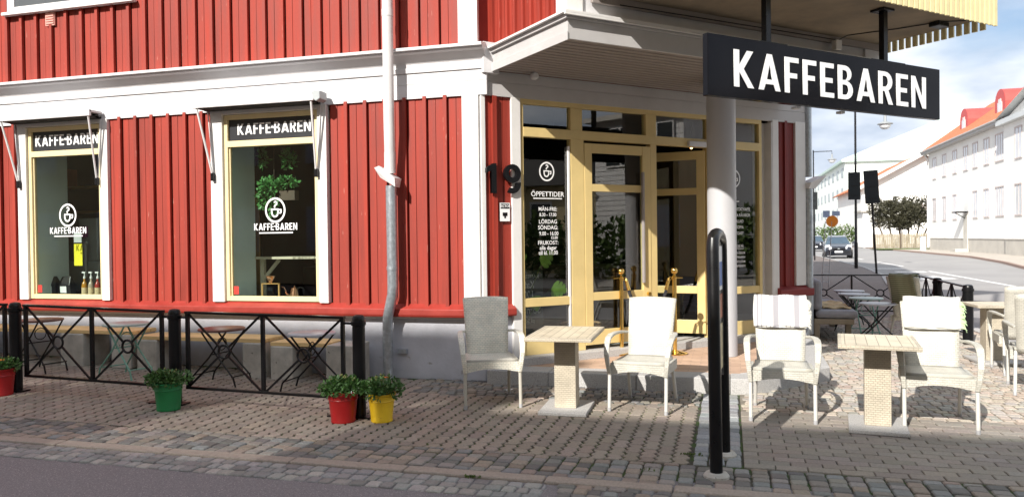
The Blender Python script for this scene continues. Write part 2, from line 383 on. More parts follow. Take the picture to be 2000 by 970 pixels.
# kerb line on the cross street, from the front corner away to the far end
kerb = [(4.6, 5.1), (4.0, 7), (3.85, 10), (3.9, 14), (4.15, 20), (4.9, 27), (5.8, 33), (6.35, 41), (6.5, 60), (6.6, 260)]
pv = MB(); poly = [(-60, 8.4), (-60, 15), (-14, 15), (-14, 260)]+kerb[::-1]
pv.prism([(4.6, 5.1)]+kerb[1:]+[(-14, 260), (-14, 16), (-60, 16), (-60, 5.1)], -.2, -.016, 'z')
kind(pv.build('pavement', PAVR), 'structure')
kb = MB()
for a, b in zip(kerb[:-1], kerb[1:]):
    a = Vector((*a, -.03)); b = Vector((*b, -.03)); n = max(1, int((b-a).length/1.2)) if b.y < 70 else 1
    for i in range(n): kb.bar(a.lerp(b, i/n)+(b-a).normalized()*.006, a.lerp(b, (i+1)/n), .14, .10)
kind(kb.build('kerb', GRAN, bevel=.01), 'structure')
ek = [(12.2, -60), (12.2, 34), (12.9, 40), (14.2, 47), (15.6, 58), (15.9, 80), (16, 400)]
es = MB(); es.prism(ek+[(60, 400), (60, -60)], -.2, .05, 'z'); kind(es.build('far_pavement', GRAV), 'structure')
ekb = MB()
for a, b in zip(ek[1:-1], ek[2:]):
    ekb.bar((a[0], a[1], 0.005), (b[0], b[1], 0.005), .16, .12)
kind(ekb.build('far_kerb', pm('red_granite', (.30, .2, .16), .8, .2, 9)), 'structure')
rd = MB(); rd.box(3, 18, 5.3, 400, -.098, -.055); kind(rd.build('cross_street', ASPR), 'structure')
mk = MB()
for (x0, y0, x1, y1) in [(8.35, 27, 8.55, 37.5), (8.4, 43, 8.55, 50), (8.4, 55, 8.55, 62), (8.4, 68, 8.55, 75)]:
    mk.box(x0, x0+.16, y0, y1, -.051, -.049)
mk.prism([(6.6, 30.5), (8.0, 31.2), (7.6, 33.2), (6.9, 32.6)], -.051, -.049)
mk.box(6.7, 8.0, 40.0, 40.6, -.051, -.049); mk.box(7.0, 8.2, 36.5, 37.3, -.051, -.049)
kind(mk.build('lane_markings', WHITEP), 'structure')

# ---- stones laid as real geometry
FLAT = [1]
def stone(mb, poly, col, h=.0, bev=.006, cx=None):
    n = len(poly); cx = sum(p[0] for p in poly)/n; cy = sum(p[1] for p in poly)/n
    k_ = FLAT[0]; t = (random.uniform(-.002, .0025)+h)*k_; tx = random.uniform(-.012, .012)*k_; ty = random.uniform(-.012, .012)*k_; bev = bev*(.5+.5*k_)
    top = []; mid = []; bot = []
    for (x, y) in poly:
        dx, dy = cx-x, cy-y; L = math.hypot(dx, dy) or 1; z = gz(x, y)
        zz = z+t+tx*(x-cx)+ty*(y-cy)
        top.append((x+dx/L*bev, y+dy/L*bev, zz)); bot.append((x, y, zz-bev*.8)); mid.append((x, y, z-.03))
    v = top+bot+mid
    f = [tuple(range(n))]+[(n+i, n+(i+1) % n, (i+1) % n, i) for i in range(n)]+[(2*n+i, 2*n+(i+1) % n, n+(i+1) % n, n+i) for i in range(n)]
    mb.add(v, f, col)
def jit(c, a=.12):
    k = 1+random.uniform(-a, a); return tuple(max(.01, x*k*(1+random.uniform(-.03, .03))) for x in c)
# base bed below the stones (gently rising to the left)
bed = MB(); NX, NY = 40, 24
bed.grid(lambda a, b: (-16+a*19.9, 4.6+b*(16.2-4.6), gz(-16+a*19.9, 4.6+b*11.6)-.013), NX, NY)
kind(bed.build('paving_bed', MORT), 'structure')
sj = MB(); sj.prism([(.09, 7.31), (3.82, 7.31), (3.82, 16.1), (1.06, 16.1), (1.06, 9.1), (.36, 8.25), (.09, 8.2)], -.03, -.0075); kind(sj.build('sandy_joint_bed', pm('pale_sand', (.20, .175, .14), .95, .3, 10)), 'structure')
# zigzag interlocking pavers
zp = MB(); zp.cols = []
Wc, L, A = .118, .218, .0145
y_lo = 5.52
i0 = int((-13+.3)/Wc)
for i in range(i0, 0):
    xL = -.29+(i)*Wc; xR = xL+Wc
    y_hi = 7.36 if xL > -3.35 else (8.12 if xL > -13 else 8.0)
    y = y_lo-(L/2 if i % 2 else 0)
    while y < y_hi:
        ya, yb = max(y, y_lo), min(y+L, y_hi+.1); y += L
        if yb-ya < .04: continue
        ks = [ya]; k = math.ceil((ya-y_lo)/(L/4)+.01)
        while y_lo+k*L/4 < yb-.01: ks.append(y_lo+k*L/4); k += 1
        ks.append(yb)
        def off(yy):
            q = ((yy-y_lo)/(L/2)) % 1; return A*(1-4*abs(q-.5))
        j = random.uniform(.008, .0115); jy = .003
        P = [(xR-j+off(q), min(max(q, ya+jy), yb-jy)) for q in ks]+[(xL+j+off(q), min(max(q, ya+jy), yb-jy)) for q in ks[::-1]]
        stone(zp, P, jit((.255, .215, .178), .15))
kind(zp.build('zigzag_pavers', STONE), 'structure')
# granite setts in courses
st = MB(); st.cols = []
GRYC = [(.27, .265, .255), (.24, .24, .235), (.31, .30, .28), (.21, .20, .19)]
MIXC = [(.245, .20, .165), (.22, .205, .185), (.26, .215, .175), (.155, .15, .14), (.23, .21, .185), (.20, .205, .20), (.13, .125, .12)]
def course(x0, x1, y0, y1, cols, horiz=True, w=(.085, .125), wob=.006):
    x = x0+random.uniform(0, .05)
    while x < x1-.03:
        ww = random.uniform(*w); xe = min(x+ww, x1); g_ = .006
        q = lambda a: a+random.uniform(-wob, wob)
        P = [(q(x+g_), q(y0+g_)), (q(xe-g_), q(y0+g_)), (q(xe-g_), q(y1-g_)), (q(x+g_), q(y1-g_))]
        if not horiz: P = [(b, a) for a, b in P][::-1]
        P2 = []
        for k in range(4):      # clip the corners a little: worn stones
            a = Vector((*P[k-1], 0)); b = Vector((*P[k], 0)); c = Vector((*P[(k+1) % 4], 0))
            P2.append(tuple(b.lerp(a, .085)[:2])); P2.append(tuple(b.lerp(c, .085)[:2]))
        stone(st, P2, jit(random.choice(cols), .16), random.uniform(-.003, .003), .009)
        x = xe
def band(x0, x1, ys, cols, **k):
    for a, b in zip(ys[:-1], ys[1:]): course(x0, x1, a, b, cols, **k)
band(-11, -1.15, [4.55, 4.66, 4.765, 4.87], GRYC)
x = -12.5
while x < 4.2:
    w_ = random.uniform(.108, .128); course(5.02+random.uniform(-.03, .0), 5.515, x, x+w_, MIXC, horiz=False, w=(.075, .12), wob=.005); x += w_
band(-1.1, 4.2, [4.62, 4.72, 4.82, 4.90], MIXC)
for k in range(3): course(5.52, 8.05, -.27+k*.115, -.27+(k+1)*.115, [(.25, .26, .27), (.21, .22, .23), (.28, .28, .28)], horiz=False, w=(.10, .16))
yy = 7.37
while yy < 8.2:
    course(-3.35, -.28, yy, yy+.1, MIXC); yy += .1
yy = 7.3; FLAT[0] = .3
while yy < 16.1:
    course(.09 if yy < 8.2 else (.35 if yy < 9.0 else 1.05), 3.83, yy, yy+.102, [(.40, .35, .29), (.36, .33, .29), (.42, .36, .30), (.33, .31, .28), (.37, .30, .25)], wob=.006); yy += .102  # sett colours raised in this area to add to the sunlight
FLAT[0] = 1
kind(st.build('granite_setts', STONE), 'structure')
# running bond pavers, right of the divider
rb = MB(); rb.cols = []
k = 0; yy = 5.53
while yy < 7.28:
    x = .085-(.105 if k % 2 else 0)
    while x < 4.0:
        xa, xb = max(x, .085), x+.21
        j = .003
        stone(rb, [(xa+j, yy+j), ((xa+xb)/2, yy+j-.004), (xb-j, yy+j), (xb-j, yy+.105-j), ((xa+xb)/2, yy+.105-j+.004), (xa+j, yy+.105-j)], jit((.25, .22, .19), .10)); x += .21
    yy += .105; k += 1
kind(rb.build('brick_pavers', STONE), 'structure')
kl = MB(); x = -13
while x < 4.4:
    w = random.uniform(.8, 1.1); kl.box(x+.005, x+w-.005, 4.885, 5.01, -.12, .010 if x > -4 else .008); x += w
kl2 = kl.build('kerb_stones', pm('pink_granite', (.30, .255, .215), .8, .22, 60, .4, 70), bevel=.012); kind(kl2, 'structure')
# tufts of grass in the joints
tf = MB()
for (x, y, n) in [(-.28, 5.75, 26), (-1.68, 4.87, 36), (-.56, 5.3, 9)]:
    for _ in range(n): tf.leaf(Vector((x+random.gauss(0, .03), y+random.gauss(0, .012), .0)), Vector((random.uniform(-1, 1), random.uniform(-1, 1), 1.2)), .022)
for _ in range(900):      # moss specks in the zigzag joints
    i = random.randint(-20, -1); x = -.29+i*Wc; y = random.uniform(5.5, 7.3); q = ((y-y_lo)/(L/2)) % 1
    tf.leaf(Vector((x+A*(1-4*abs(q-.5)), y, -.009)), Vector((random.uniform(-1, 1), random.uniform(-1, 1), .25)), .016)
kind(tf.build('joint_weeds', pm('weeds', (.09, .13, .03), .9, .3, 20)), 'stuff')
# litter scrap
lt = MB(); lt.add([(-2.28, 7.74, .012), (-2.22, 7.70, .012), (-2.19, 7.73, .03), (-2.25, 7.77, .02)], [(0, 1, 2, 3)])
tag(lt.build('paper_scrap', LETW, solid=.001), 'small white paper scrap on the setts behind the shaded rattan chair', 'litter')

# ================================================================== CAFE BUILDING
cafe = thing('cafe_building', 'red wooden corner cafe building with white trim, chamfered glazed entrance and jutting upper floor', 'building', (-2.69, 8.25, 0), world=True)
def bpart(T=None): return MB(T)
WIN = [(-9.27, -7.78), (-6.21, -4.60)]       # outer edges of the window trims
# plinth
p = MB(); p.prism([(-16, 8.28), (-2.67, 8.28), (-2.42, 8.53), (-2.60, 8.70), (-16, 8.70)], -.1, .70)
p.build('plinth', PLI, cafe)
# lower boarding
def boards(T, a, b, z0, z1, phase, pitch=.25, bw=.042, skip=(), bp=.04):
    m = MB(T); n0 = math.floor((a-phase)/pitch)-1
    for k in range(n0, int((b-a)/pitch)+n0+5):
        x = phase+k*pitch
        if a < x < b: m.box(max(a, x-bw/2), min(b, x+bw/2), -bp, 0, z0, z1)
        for (p0, p1) in ((x+bw/2+.016 if pitch > .2 else x+.004, x+pitch/2-.003), (x+pitch/2+.003, x+pitch-.004)):
            q0, q1 = max(a, p0), min(b, p1)
            if q1-q0 > .02: m.box(q0, q1, random.uniform(-.002, .001), .035, z0, z1)
    m.box(a, b, .045, .06, z0, z1)
    return m
segs = [(-16, WIN[0][0]), (WIN[0][1], WIN[1][0]), (WIN[1][1], -2.895)]
for a, b in segs: boards(Tfac, a, b, .80, 3.24, -7.60).build('boarding', RED, cafe)
# walls behind boarding (inside face)
w = MB()
for a, b in segs: w.box(a, b, 8.312, 8.52, .70, 3.3)
for a, b in WIN: w.box(a, b, 8.30, 8.52, .70, .84); w.box(a, b, 8.30, 8.52, 3.22, 3.3)
w.build('inner_wall', REVL, cafe)
# red sill board running round the building, on a pale drip
def profile_run(T, a, b, prof, name, mat, bevel=.004):
    m = MB(T); n = len(prof); v = [(a, -o, z) for o, z in prof]+[(b, -o, z) for o, z in prof]
    m.add(v, [tuple(range(n)), tuple(range(2*n-1, n-1, -1))]+[(i, n+i, n+(i+1) % n, (i+1) % n) for i in range(n)])
    return m.build(name, mat, cafe, bevel=bevel)
profile_run(Tfac, -16, -2.62, [(-.02, .715), (.085, .715), (.095, .74), (.095, .805), (.0, .86), (-.02, .86)], 'sill_board', REDS)
profile_run(Tfac, -16, -2.66, [(-.03, .690), (.04, .690), (.04, .712), (-.03, .712)], 'drip_flashing', WHT)
profile_run(Tch, -.07, .40, [(-.02, .718), (.075, .718), (.085, .74), (.085, .80), (0, .85), (-.02, .85)], 'sill_board', REDS)
profile_run(Tch, 4.70, 5.40, [(-.02, .72), (.085, .72), (.095, .74), (.095, .82), (0, .87), (-.02, .87)], 'sill_board', pm('shaded_red_sill', (.20, .02, .018), .45, .15, 5))  # sill red with shade darkened into the colour at this end
# frieze and cornice
FR = [(-.02, 3.22), (.028, 3.22), (.028, 3.374), (.022, 3.377), (.022, 3.383), (.028, 3.386), (.028, 3.50), (.022, 3.503), (.022, 3.509), (.045, 3.512), (.052, 3.56), (.035, 3.575), (.040, 3.61), (.068, 3.645), (.125, 3.70), (.165, 3.715), (.165, 3.732), (.205, 3.734), (.205, 3.765), (0, 3.80), (-.02, 3.80)]
profile_run(Tfac, -16, -2.60, FR, 'cornice', CRN, .0)
FR2 = [(-.02, 3.22), (.028, 3.22), (.028, 3.374), (.022, 3.377), (.022, 3.383), (.028, 3.386), (.028, 3.497), (-.02, 3.497)]
profile_run(Tch, -.01, 5.30, FR2, 'frieze', FASC, .0)
cb = MB(Tch); cb.box(0, .2, -.10, .02, 3.46, 3.80); cb.build('cornice_return', CRN, cafe)
# upper boarding
boards(Tfac, -16, -2.93, 3.80, 7.2, -7.43, skip=()).build('upper_boarding', RED, cafe)
m = MB(Tfac); m.box(-2.93, -2.70, -.035, .03, 3.80, 7.2); m.build('corner_board', WHT, cafe, bevel=.004)
m = MB(Tfac); m.box(-2.895, -2.70, -.04, .04, .86, 3.22); m.build('corner_board', WHT, cafe, bevel=.004)
m = MB(Tch); m.box(-.005, .05, -.03, .04, .85, 3.22); m.build('corner_board', WHT, cafe, bevel=.004)
# chamfered corner boarding
boards(Tch, .05, .385, .85, 3.22, .165, pitch=.25, bw=.05, bp=.045).build('corner_boarding', RED, cafe)
m = MB(Tch); m.box(.385, .505, -.035, .05, .10, 3.22); m.build('corner_board', WHT, cafe, bevel=.004)
boards(Tch, 4.74, 5.09, .87, 3.24, 4.90, pitch=.20, bw=.05, bp=.03).build('corner_boarding', pm('shaded_red_boards', (.17, .014, .011), .6, .2, 3, .3, 45, stretch=(2, 2, .5)), cafe)  # same board red, its colour darkened to paint in the shade here
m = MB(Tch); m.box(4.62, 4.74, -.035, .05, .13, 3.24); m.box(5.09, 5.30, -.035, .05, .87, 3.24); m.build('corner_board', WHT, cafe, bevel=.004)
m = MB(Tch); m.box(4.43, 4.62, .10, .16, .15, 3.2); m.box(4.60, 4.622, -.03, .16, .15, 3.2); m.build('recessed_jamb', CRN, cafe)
m = MB(Tch); m.box(4.64, 5.32, -.02, .3, 0, .72); m.build('side_plinth', PLI, cafe)
# body of the building
m = MB()
m.prism([(-16, 8.31), (-2.75, 8.31), (.98, 12.02), (.98, 30), (-16, 30)], 3.3, 14.0); m.box(.96, 1.02, 12.1, 30, -.1, 3.3); m.box(-16, -15.9, 8.5, 30, -.1, 3.3); m.box(-16, 1, 29.9, 30, -.1, 3.3)
m.build('wall', pm('wall_core', (.28, .025, .016), .7, .1, 2), cafe)
m = MB(); m.prism([(-16.4, 7.9), (-2.9, 7.9), (1.4, 12.2), (1.4, 30.4), (-16.4, 30.4)], 14.0, 14.2); m.prism([(12.5, 14.2), (30.2, 14.2), (21, 17)], -16.2, 1.2, 'x'); m.build('roof', ROOFT, cafe)
m = MB(); m.box(.98, 1.05, 12.06, 30, .1, 13.9); m.build('side_wall', RED, cafe)
# interior shell
m = MB()
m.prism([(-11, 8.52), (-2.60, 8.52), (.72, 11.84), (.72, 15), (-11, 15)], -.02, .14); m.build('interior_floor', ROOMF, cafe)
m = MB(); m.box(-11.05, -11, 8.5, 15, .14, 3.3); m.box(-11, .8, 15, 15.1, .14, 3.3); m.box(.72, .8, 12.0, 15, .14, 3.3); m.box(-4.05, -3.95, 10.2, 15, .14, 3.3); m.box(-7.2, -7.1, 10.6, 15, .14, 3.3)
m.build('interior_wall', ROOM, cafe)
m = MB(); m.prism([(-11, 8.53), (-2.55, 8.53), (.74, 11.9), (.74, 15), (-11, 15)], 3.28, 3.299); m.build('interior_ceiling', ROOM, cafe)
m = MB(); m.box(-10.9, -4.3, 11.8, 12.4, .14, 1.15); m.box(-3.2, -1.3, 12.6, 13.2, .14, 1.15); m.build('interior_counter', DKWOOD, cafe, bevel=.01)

# windows of the long facade
def shop_window(a, b, idx):
    # a..b: outer trim edges
    tw = .15 if idx == 0 else .17
    fa, fb = a+tw-.01, b-.105 if idx == 0 else b-.12
    f = MB(Tfac)                                         # white trims
    f.box(a, a+tw, -.05, .03, .86, 3.225); f.box(b-.12, b, -.05, .03, .86, 3.225); f.box(a+tw, b-.12, -.05, .02, 3.175, 3.225)
    win = f.build('shop_window', WHT, cafe, bevel=.004)
    fr = MB(Tfac); x0, x1 = a+tw, b-.12; t = .055
    fr.box(x0, x0+t, -.015, .07, .87, 3.17); fr.box(x1-t, x1, -.015, .07, .87, 3.17); fr.box(x0+t, x1-t, -.014, .07, .87, .93); fr.box(x0+t, x1-t, -.014, .07, 3.115, 3.17)
    fr.box(x0+t, x1-t, -.018, .07, 2.775, 2.85)
    fr.box(x0+t, x0+t+.02, .01, .05, .93, 2.775); fr.box(x1-t-.02, x1-t, .01, .05, .93, 2.775)
    fr.build('frame', YELP, win, bevel=.004)
    pa = MB(Tfac); pa.box(x0+t+.02, x1-t-.02, .028, .034, .93, 2.775); pa.build('pane', GLASS, win)
    sp = MB(Tfac); sp.box(x0+t, x1-t, .02, .04, 2.85, 3.115); sp.build('sign_panel', DKGLS, win)
    rv = MB(Tfac); rv.box(x0-.01, x0, .07, .62, .86, 3.2); rv.box(x1, x1+.01, .07, .62, .86, 3.2); rv.box(x0, x1, .07, .60, .80, .87); rv.build('reveal', REVL, win)
    if idx == 0: word('KAFFEBAREN', Tfac, -9.02, -7.98, .0145, 2.92, .145, 'lettering', LETW, win, gap=.10, split=4)
    else: word('KAFFEBAREN', Tfac, -5.86, -4.84, .0145, 2.925, .135, 'lettering', LETW, win, gap=.10, split=4)
    lx = -8.51 if idx == 0 else -5.35
    cup_logo(Tfac, lx, .022, 1.985, .155, LETW, win)
    word('KAFFEBAREN', Tfac, lx-.30, lx+.30, .022, 1.74, .085, 'lettering', LETW, win, gap=.10, split=4)
    ln = MB(Tfac); ln.box(lx-.23, lx+.24, .021, .023, 1.70, 1.715); ln.build('underline', LETW, win)
    s = MB(Tfac); s.box(x0+t+.03, x0+t+.10, .0215, .0235, .95, 1.05); s.build('sticker', pm('red_sticker', (.55, .04, .03), .5, .1, 5), win)
    return win
w1 = shop_window(*WIN[0], 0); w2 = shop_window(*WIN[1], 1)
def awning(a, b):
    m = MB(Tfac); m.box(a, b-.02, -.26, -.05, 3.285, 3.315); m.box(a, b-.02, -.27, -.235, 3.235, 3.315)
    aw = m.build('awning', CRN, cafe, bevel=.004)
    m = MB(Tfac); m.box(a+.06, b-.06, -.23, -.03, 3.225, 3.25); m.tube([(a+.06, -.10, 3.25), (b-.06, -.10, 3.25)], .032, 10); m.build('fabric_roll', pm('black_fabric', (.02, .02, .02), .8, .2, 9), aw)
    for x, px in ((a+.05, a+.14), (b-.06, b-.10)):
        m = MB(Tfac); m.tube([(x, -.245, 3.24), (px, -.085, 2.44)], .013, 8); m.tube([(x+.02, -.06, 3.22), (px+.01, -.07, 2.44)], .008, 6); m.build('arm', GRYP, aw)
        m = MB(Tfac); m.box(px-.02, px+.02, -.10, -.05, 2.36, 2.46); m.build('arm_foot', BLKP, aw, bevel=.006)
    m = MB(Tfac); m.prism([(b-.03, 3.25), (b+.02, 3.22), (b+.07, 3.25), (b+.07, 3.34), (b+.0, 3.36), (b-.04, 3.33)], -.27, -.10, 'y'); m.build('end_cap', GRYM, aw, bevel=.01)
awning(-9.36, -7.82); awning(-6.30, -4.62)
# the window above, only its lowest frame edge in view
m = MB(Tfac); m.box(-9.38, -7.35, -.06, -.02, 4.73, 4.80); m.box(-9.38, -9.26, -.06, -.02, 4.80, 6.4); m.box(-7.45, -7.35, -.06, -.02, 4.80, 6.4); m.box(-9.44, -7.30, -.10, -.02, 4.69, 4.73)
uw = m.build('upper_window', WHT, cafe, bevel=.004)
m = MB(Tfac); m.box(-9.26, -7.45, -.045, -.035, 4.80, 6.4); m.build('pane', pm('upper_pane', (.1, .11, .12), .1, .1, 2), uw)
m = MB(Tfac)
for k in range(5): m.box(-8.75, -8.62, -.045, -.02, 4.53+k*.032, 4.55+k*.032)
m.box(-8.76, -8.61, -.034, -.01, 4.51, 4.70); m.build('air_vent', pm('vent_tin', (.6, .3, .25), .5, .1, 5), cafe)

# drain pipe on the long facade
def pz(z): return (-3.72, z)
m = MB(Tfac)
m.tube([(-3.692, -.25, 7.0), (-3.692, -.25, 3.0), (-3.712, -.19, 2.42)], .062, 16); m.tube([(-3.692, -.25, 4.12), (-3.692, -.25, 4.20)], .066, 16)
m.tube([(-3.707, -.205, 2.60), (-3.715, -.19, 2.36)], .065, 16)
dp = m.build('drain_pipe', GRYP, cafe, smooth=True)
m = MB(Tfac); m.add([(-3.80, -.27, 2.31), (-3.62, -.27, 2.20), (-3.64, -.10, 2.20), (-3.80, -.10, 2.31), (-3.86, -.30, 2.42), (-3.80, -.30, 2.44), (-3.62, -.28, 2.30), (-3.62, -.09, 2.30), (-3.80, -.09, 2.42), (-3.86, -.12, 2.42)],
    [(0, 3, 2, 1), (0, 1, 6, 5, 4), (1, 2, 7, 6), (2, 3, 9, 8, 7), (3, 0, 4, 9), (4, 5, 8, 9), (5, 6, 7, 8)]); m.build('leaf_trap', GRYP, dp)
m = MB(Tfac); m.tube([(-3.705, -.19, 2.22), (-3.70, -.19, 1.08), (-3.71, -.18, .98), (-3.79, -.14, .72), (-3.80, -.13, .60), (-3.80, -.13, .24), (-3.80, -.13, .12)], [.062, .062, .062, .06, .06, .06, .055], 16)
m.tube([(-3.80, -.13, .40), (-3.80, -.13, .36)], .064, 16); m.tube([(-3.702, -.19, 1.30), (-3.702, -.19, 1.26)], .066, 16); m.build('lower_pipe', GALV, dp, smooth=True)
m = MB(Tfac); m.tube([(-3.80, -.13, .14), (-3.78, -.14, -.02)], .052, 14); m.build('pipe_end', GALV, dp); m = MB(Tfac); m.box(-3.74, -3.62, -.02, .02, .28, .33); m.build('pipe_clamp', GALV, dp)
m = MB(Tch)
m.tube([(5.36, -.02, 7), (5.36, -.02, 2.45)], .06, 14); m.tube([(5.37, -.02, 2.3), (5.37, -.02, .15)], .06, 14)
dp2 = m.build('drain_pipe', GALV, cafe, smooth=True)
m = MB(Tch); m.add([(5.30, -.09, 2.28), (5.44, -.09, 2.28), (5.44, .05, 2.28), (5.30, .05, 2.28), (5.29, -.14, 2.36), (5.62, -.14, 2.47), (5.62, .07, 2.47), (5.29, .07, 2.36)], [(3, 2, 1, 0), (0, 1, 5, 4), (1, 2, 6, 5), (2, 3, 7, 6), (3, 0, 4, 7), (4, 5, 6, 7)]); m.build('leaf_trap', GRYP, dp2)

# house number and camera notice
one = [[(.20, 0), (.42, 0), (.42, 1), (.26, 1), (.0, .84), (.0, .68), (.20, .76)]]
nine = [arc(.36, .68, .36, 0, 360, 24, .32)[:-1], arc(.36, .69, .17, 0, 360, 20, .15)[:-1]]
tail = [arc(.34, .34, .38, 8, -118, 14, .34)+arc(.34, .34, .18, -118, 8, 12, .15)]
place_curve(polys_curve(one, .02), Tch, .035, -.06, 2.115, .30, .335, 'house_number', BLKP, cafe)
nn_ = place_curve(polys_curve(nine, .02), Tch, .262, -.06, 2.115, .30, .335, 'house_number', BLKP, cafe)
place_curve(polys_curve(tail, .016), Tch, .264, -.058, 2.115, .30, .335, 'tail', BLKP, nn_)
m = MB(Tch); m.box(.225, .355, -.028, -.020, 1.80, 2.01); nt = m.build('camera_notice', LETW, cafe)
m = MB(Tch); m.box(.235, .345, -.031, -.0285, 1.945, 2.0); m.box(.26, .32, -.031, -.0285, 1.86, 1.90); m.box(.28, .30, -.031, -.0285, 1.835, 1.86); m.build('notice_print', BLKP, nt)
text('SECTOR', Tch, .29, -.0335, 1.958, .03, 'notice_lettering', LETW, nt, bold=.02, sx=.9)

# ---- storefront (chamfered corner)
F0, F1 = .51, 4.43
sf = MB(Tch); Z0, Z1 = .235, 3.225
sf.box(F0, F1, -.01, .07, 3.165, 3.225)                       # head
sf.box(F0, F0+.045, -.012, .075, Z0, 3.165); sf.box(F1-.055, F1, -.012, .075, Z0, 3.165)
sf.box(F0+.045, F1-.055, -.016, .075, 2.785, 2.895)          # transom rail
sf.box(1.21, 1.40, -.014, .075, Z0, 2.785); sf.box(3.40, 3.50, -.014, .075, Z0, 2.785)
for x in (1.21, 2.36, 3.40): sf.box(x, x+.17 if x < 3 else x+.10, -.014, .075, 2.895, 3.165)
sf.box(2.43, 2.53, -.013, .074, Z0, 2.785)
store = sf.build('storefront', YEL, cafe, bevel=.004)
def light(x0, x1, name):
    for q in ((.0, Z0, .42), (-.008, .80, .90)): m = MB(Tch); m.box(x0, x1, q[0], .06, q[1], q[2]); m.build(name, YEL, store, bevel=.004)
light(F0+.045, 1.21, 'cross_rail'); light(3.50, F1-.055, 'cross_rail')
for (x0, x1) in ((F0+.045, 1.21), (3.50, F1-.055)):
    m = MB(Tch); m.box(x0, x1, .028, .036, .42, .80); m.box(x0, x1, .028, .036, .90, 2.785); m.build('pane', GLASE, store)
for (x0, x1) in ((F0+.045, 1.21), (1.38, 2.36), (2.53, 3.40), (3.50, F1-.055)):
    m = MB(Tch); m.box(x0, x1, .028, .036, 2.895, 3.165); m.build('transom_pane', GLASE, store)
m = MB(Tch); m.box(1.175, 1.195, -.012, .02, .5, 2.70); m.build('edge_profile', WHT, store)
m = MB(Tch); m.box(.40, 4.66, -.16, .30, .14, .235); m.build('threshold', GRAN, cafe, bevel=.008)
m = MB(Tch); m.box(3.05, 3.44, -.06, -.015, 2.785, 2.855); m.build('door_closer', GRYP, store, bevel=.006)
def leaf(Tl, w, name, closed=True):
    m = MB(Tl); z0, z1 = .29, 2.75
    m.box(0, .11, -.02, .035, z0, z1); m.box(w-.13, w, -.02, .035, z0, z1)
    m.box(.11, w-.13, -.018, .035, z1-.115, z1); m.box(.11, w-.13, -.018, .035, 2.165, 2.255); m.box(.11, w-.13, -.018, .035, .83, .93); m.box(.11, w-.13, -.018, .035, z0, .47)
    d = m.build(name, YEL, store, bevel=.004)
    m = MB(Tl)
    for a, b in ((2.255, z1-.115), (.93, 2.165), (.47, .83)): m.box(.11, w-.13, .004, .012, a, b)
    m.build('door_pane', GLASE, d)
    m = MB(Tl); m.box(w-.165, w-.135, -.07, -.03, 1.02, 2.42); m.build('pull_handle', pm('grey_handle', (.3, .27, .26), .4, .1, 4), d, bevel=.006)
    m = MB(Tl); m.lathe([(.022, -.06), (.022, -.02)], (w-.06, .88), 12, 'y'); m.build('lock', BRASS, d)
    return d
leaf(lambda u, d, w: Tch(1.405+u, d, w), 1.02, 'door')
h = Vector(Tch(3.39, .02, 0)); ang = R(180-8)
ux = Vector((math.cos(ang), math.sin(ang), 0)); dx = Vector((-ux.y, ux.x, 0))   # leaf swung inward
def Topen(u, d, w): p = h+ux*(.86-u)*1.0-dx*d; return (p.x, p.y, w)
leaf(lambda u, d, w: Topen(.86-u, -d, w), .86, 'open_door')
# lettering on the glass
def tl(t, u, w, hh, sx=.95, al='CENTER', b=.012): text(t, Tch, u, .024, w, hh, 'glass_lettering', LETW, store, bold=b, sx=sx, align=al)
cup_logo(Tch, .89, .024, 2.39, .115, LETW, store)
tl('ÖPPETTIDER', .90, 2.095, .060, .98)
m = MB(Tch); m.box(.70, 1.10, .022, .024, 2.065, 2.077); m.build('underline', LETW, store)
tl('MÅN-FRE:', .90, 1.925, .046); tl('8.30 - 17.00', .90, 1.86, .042, .85)
tl('LÖRDAG', .90, 1.775, .048); tl('SÖNDAG:', .90, 1.705, .048); tl('9.00 - 16.00', .91, 1.635, .046, .88); tl('15.00', .985, 1.59, .034)
tl('FRUKOST:', .90, 1.525, .048); tl('alla dagar', .90, 1.465, .048, .95); tl('till kl. 11.00', .90, 1.405, .048, .86)
cup_logo(Tch, 3.93, .024, 2.39, .125, LETW, store)
tl('MENY', 3.84, 2.10, .060, 1.0); m = MB(Tch); m.box(3.66, 4.02, .022, .024, 2.07, 2.082); m.build('underline', LETW, store)
for i, t in enumerate(['NYROSTAT KAFFE', 'FINA RÅVAROR', 'SALLAD', 'SOPPA', 'EGGS TOAST']): tl(t, 4.23 if i < 2 else 4.10, 1.95-.083*i, .042, .8, 'RIGHT')
tl('FÖLJ OSS PÅ', 4.10, 1.44, .038, .8, 'RIGHT'); m = MB(Tch); m.box(3.8, 4.10, .022, .024, 1.42, 1.427); m.build('underline', LETW, store)
for i, t in enumerate(['FACEBOOK', 'KAFFEBAREN/', 'INSTAGRAM', 'KAFFEBAREN']): tl(t, 4.13, 1.35-.06*i, .032, .75, 'RIGHT')

# ---- platform in front of the entrance
m = MB(); P = [(-2.58, 8.10), (.22, 8.12), (1.05, 9.05), (1.12, 11.9), (.6, 11.7), (-2.55, 8.5)]
m.prism([(-2.52, 8.42), (.08, 8.44), (.78, 9.15), (.82, 11.6), (.5, 11.6)], .0, .146); kind(m.build('entrance_platform', TERR), 'structure')
m = MB()
for a, b in zip([-2.6, -1.9, -.95, -.0], [-1.905, -.955, -.005, .215]): m.prism([(a, 8.10), (b, 8.12), (b, 8.45), (a, 8.43)], -.05, .15)
m.prism([(.22, 8.122), (1.05, 9.05), (.79, 9.16), (.085, 8.452), (.218, 8.45)], -.05, .15); m.prism([(1.052, 9.055), (1.12, 11.9), (.83, 11.7), (.795, 9.165)], -.05, .15)
kind(m.build('granite_step', GRAN, bevel=.01), 'structure')

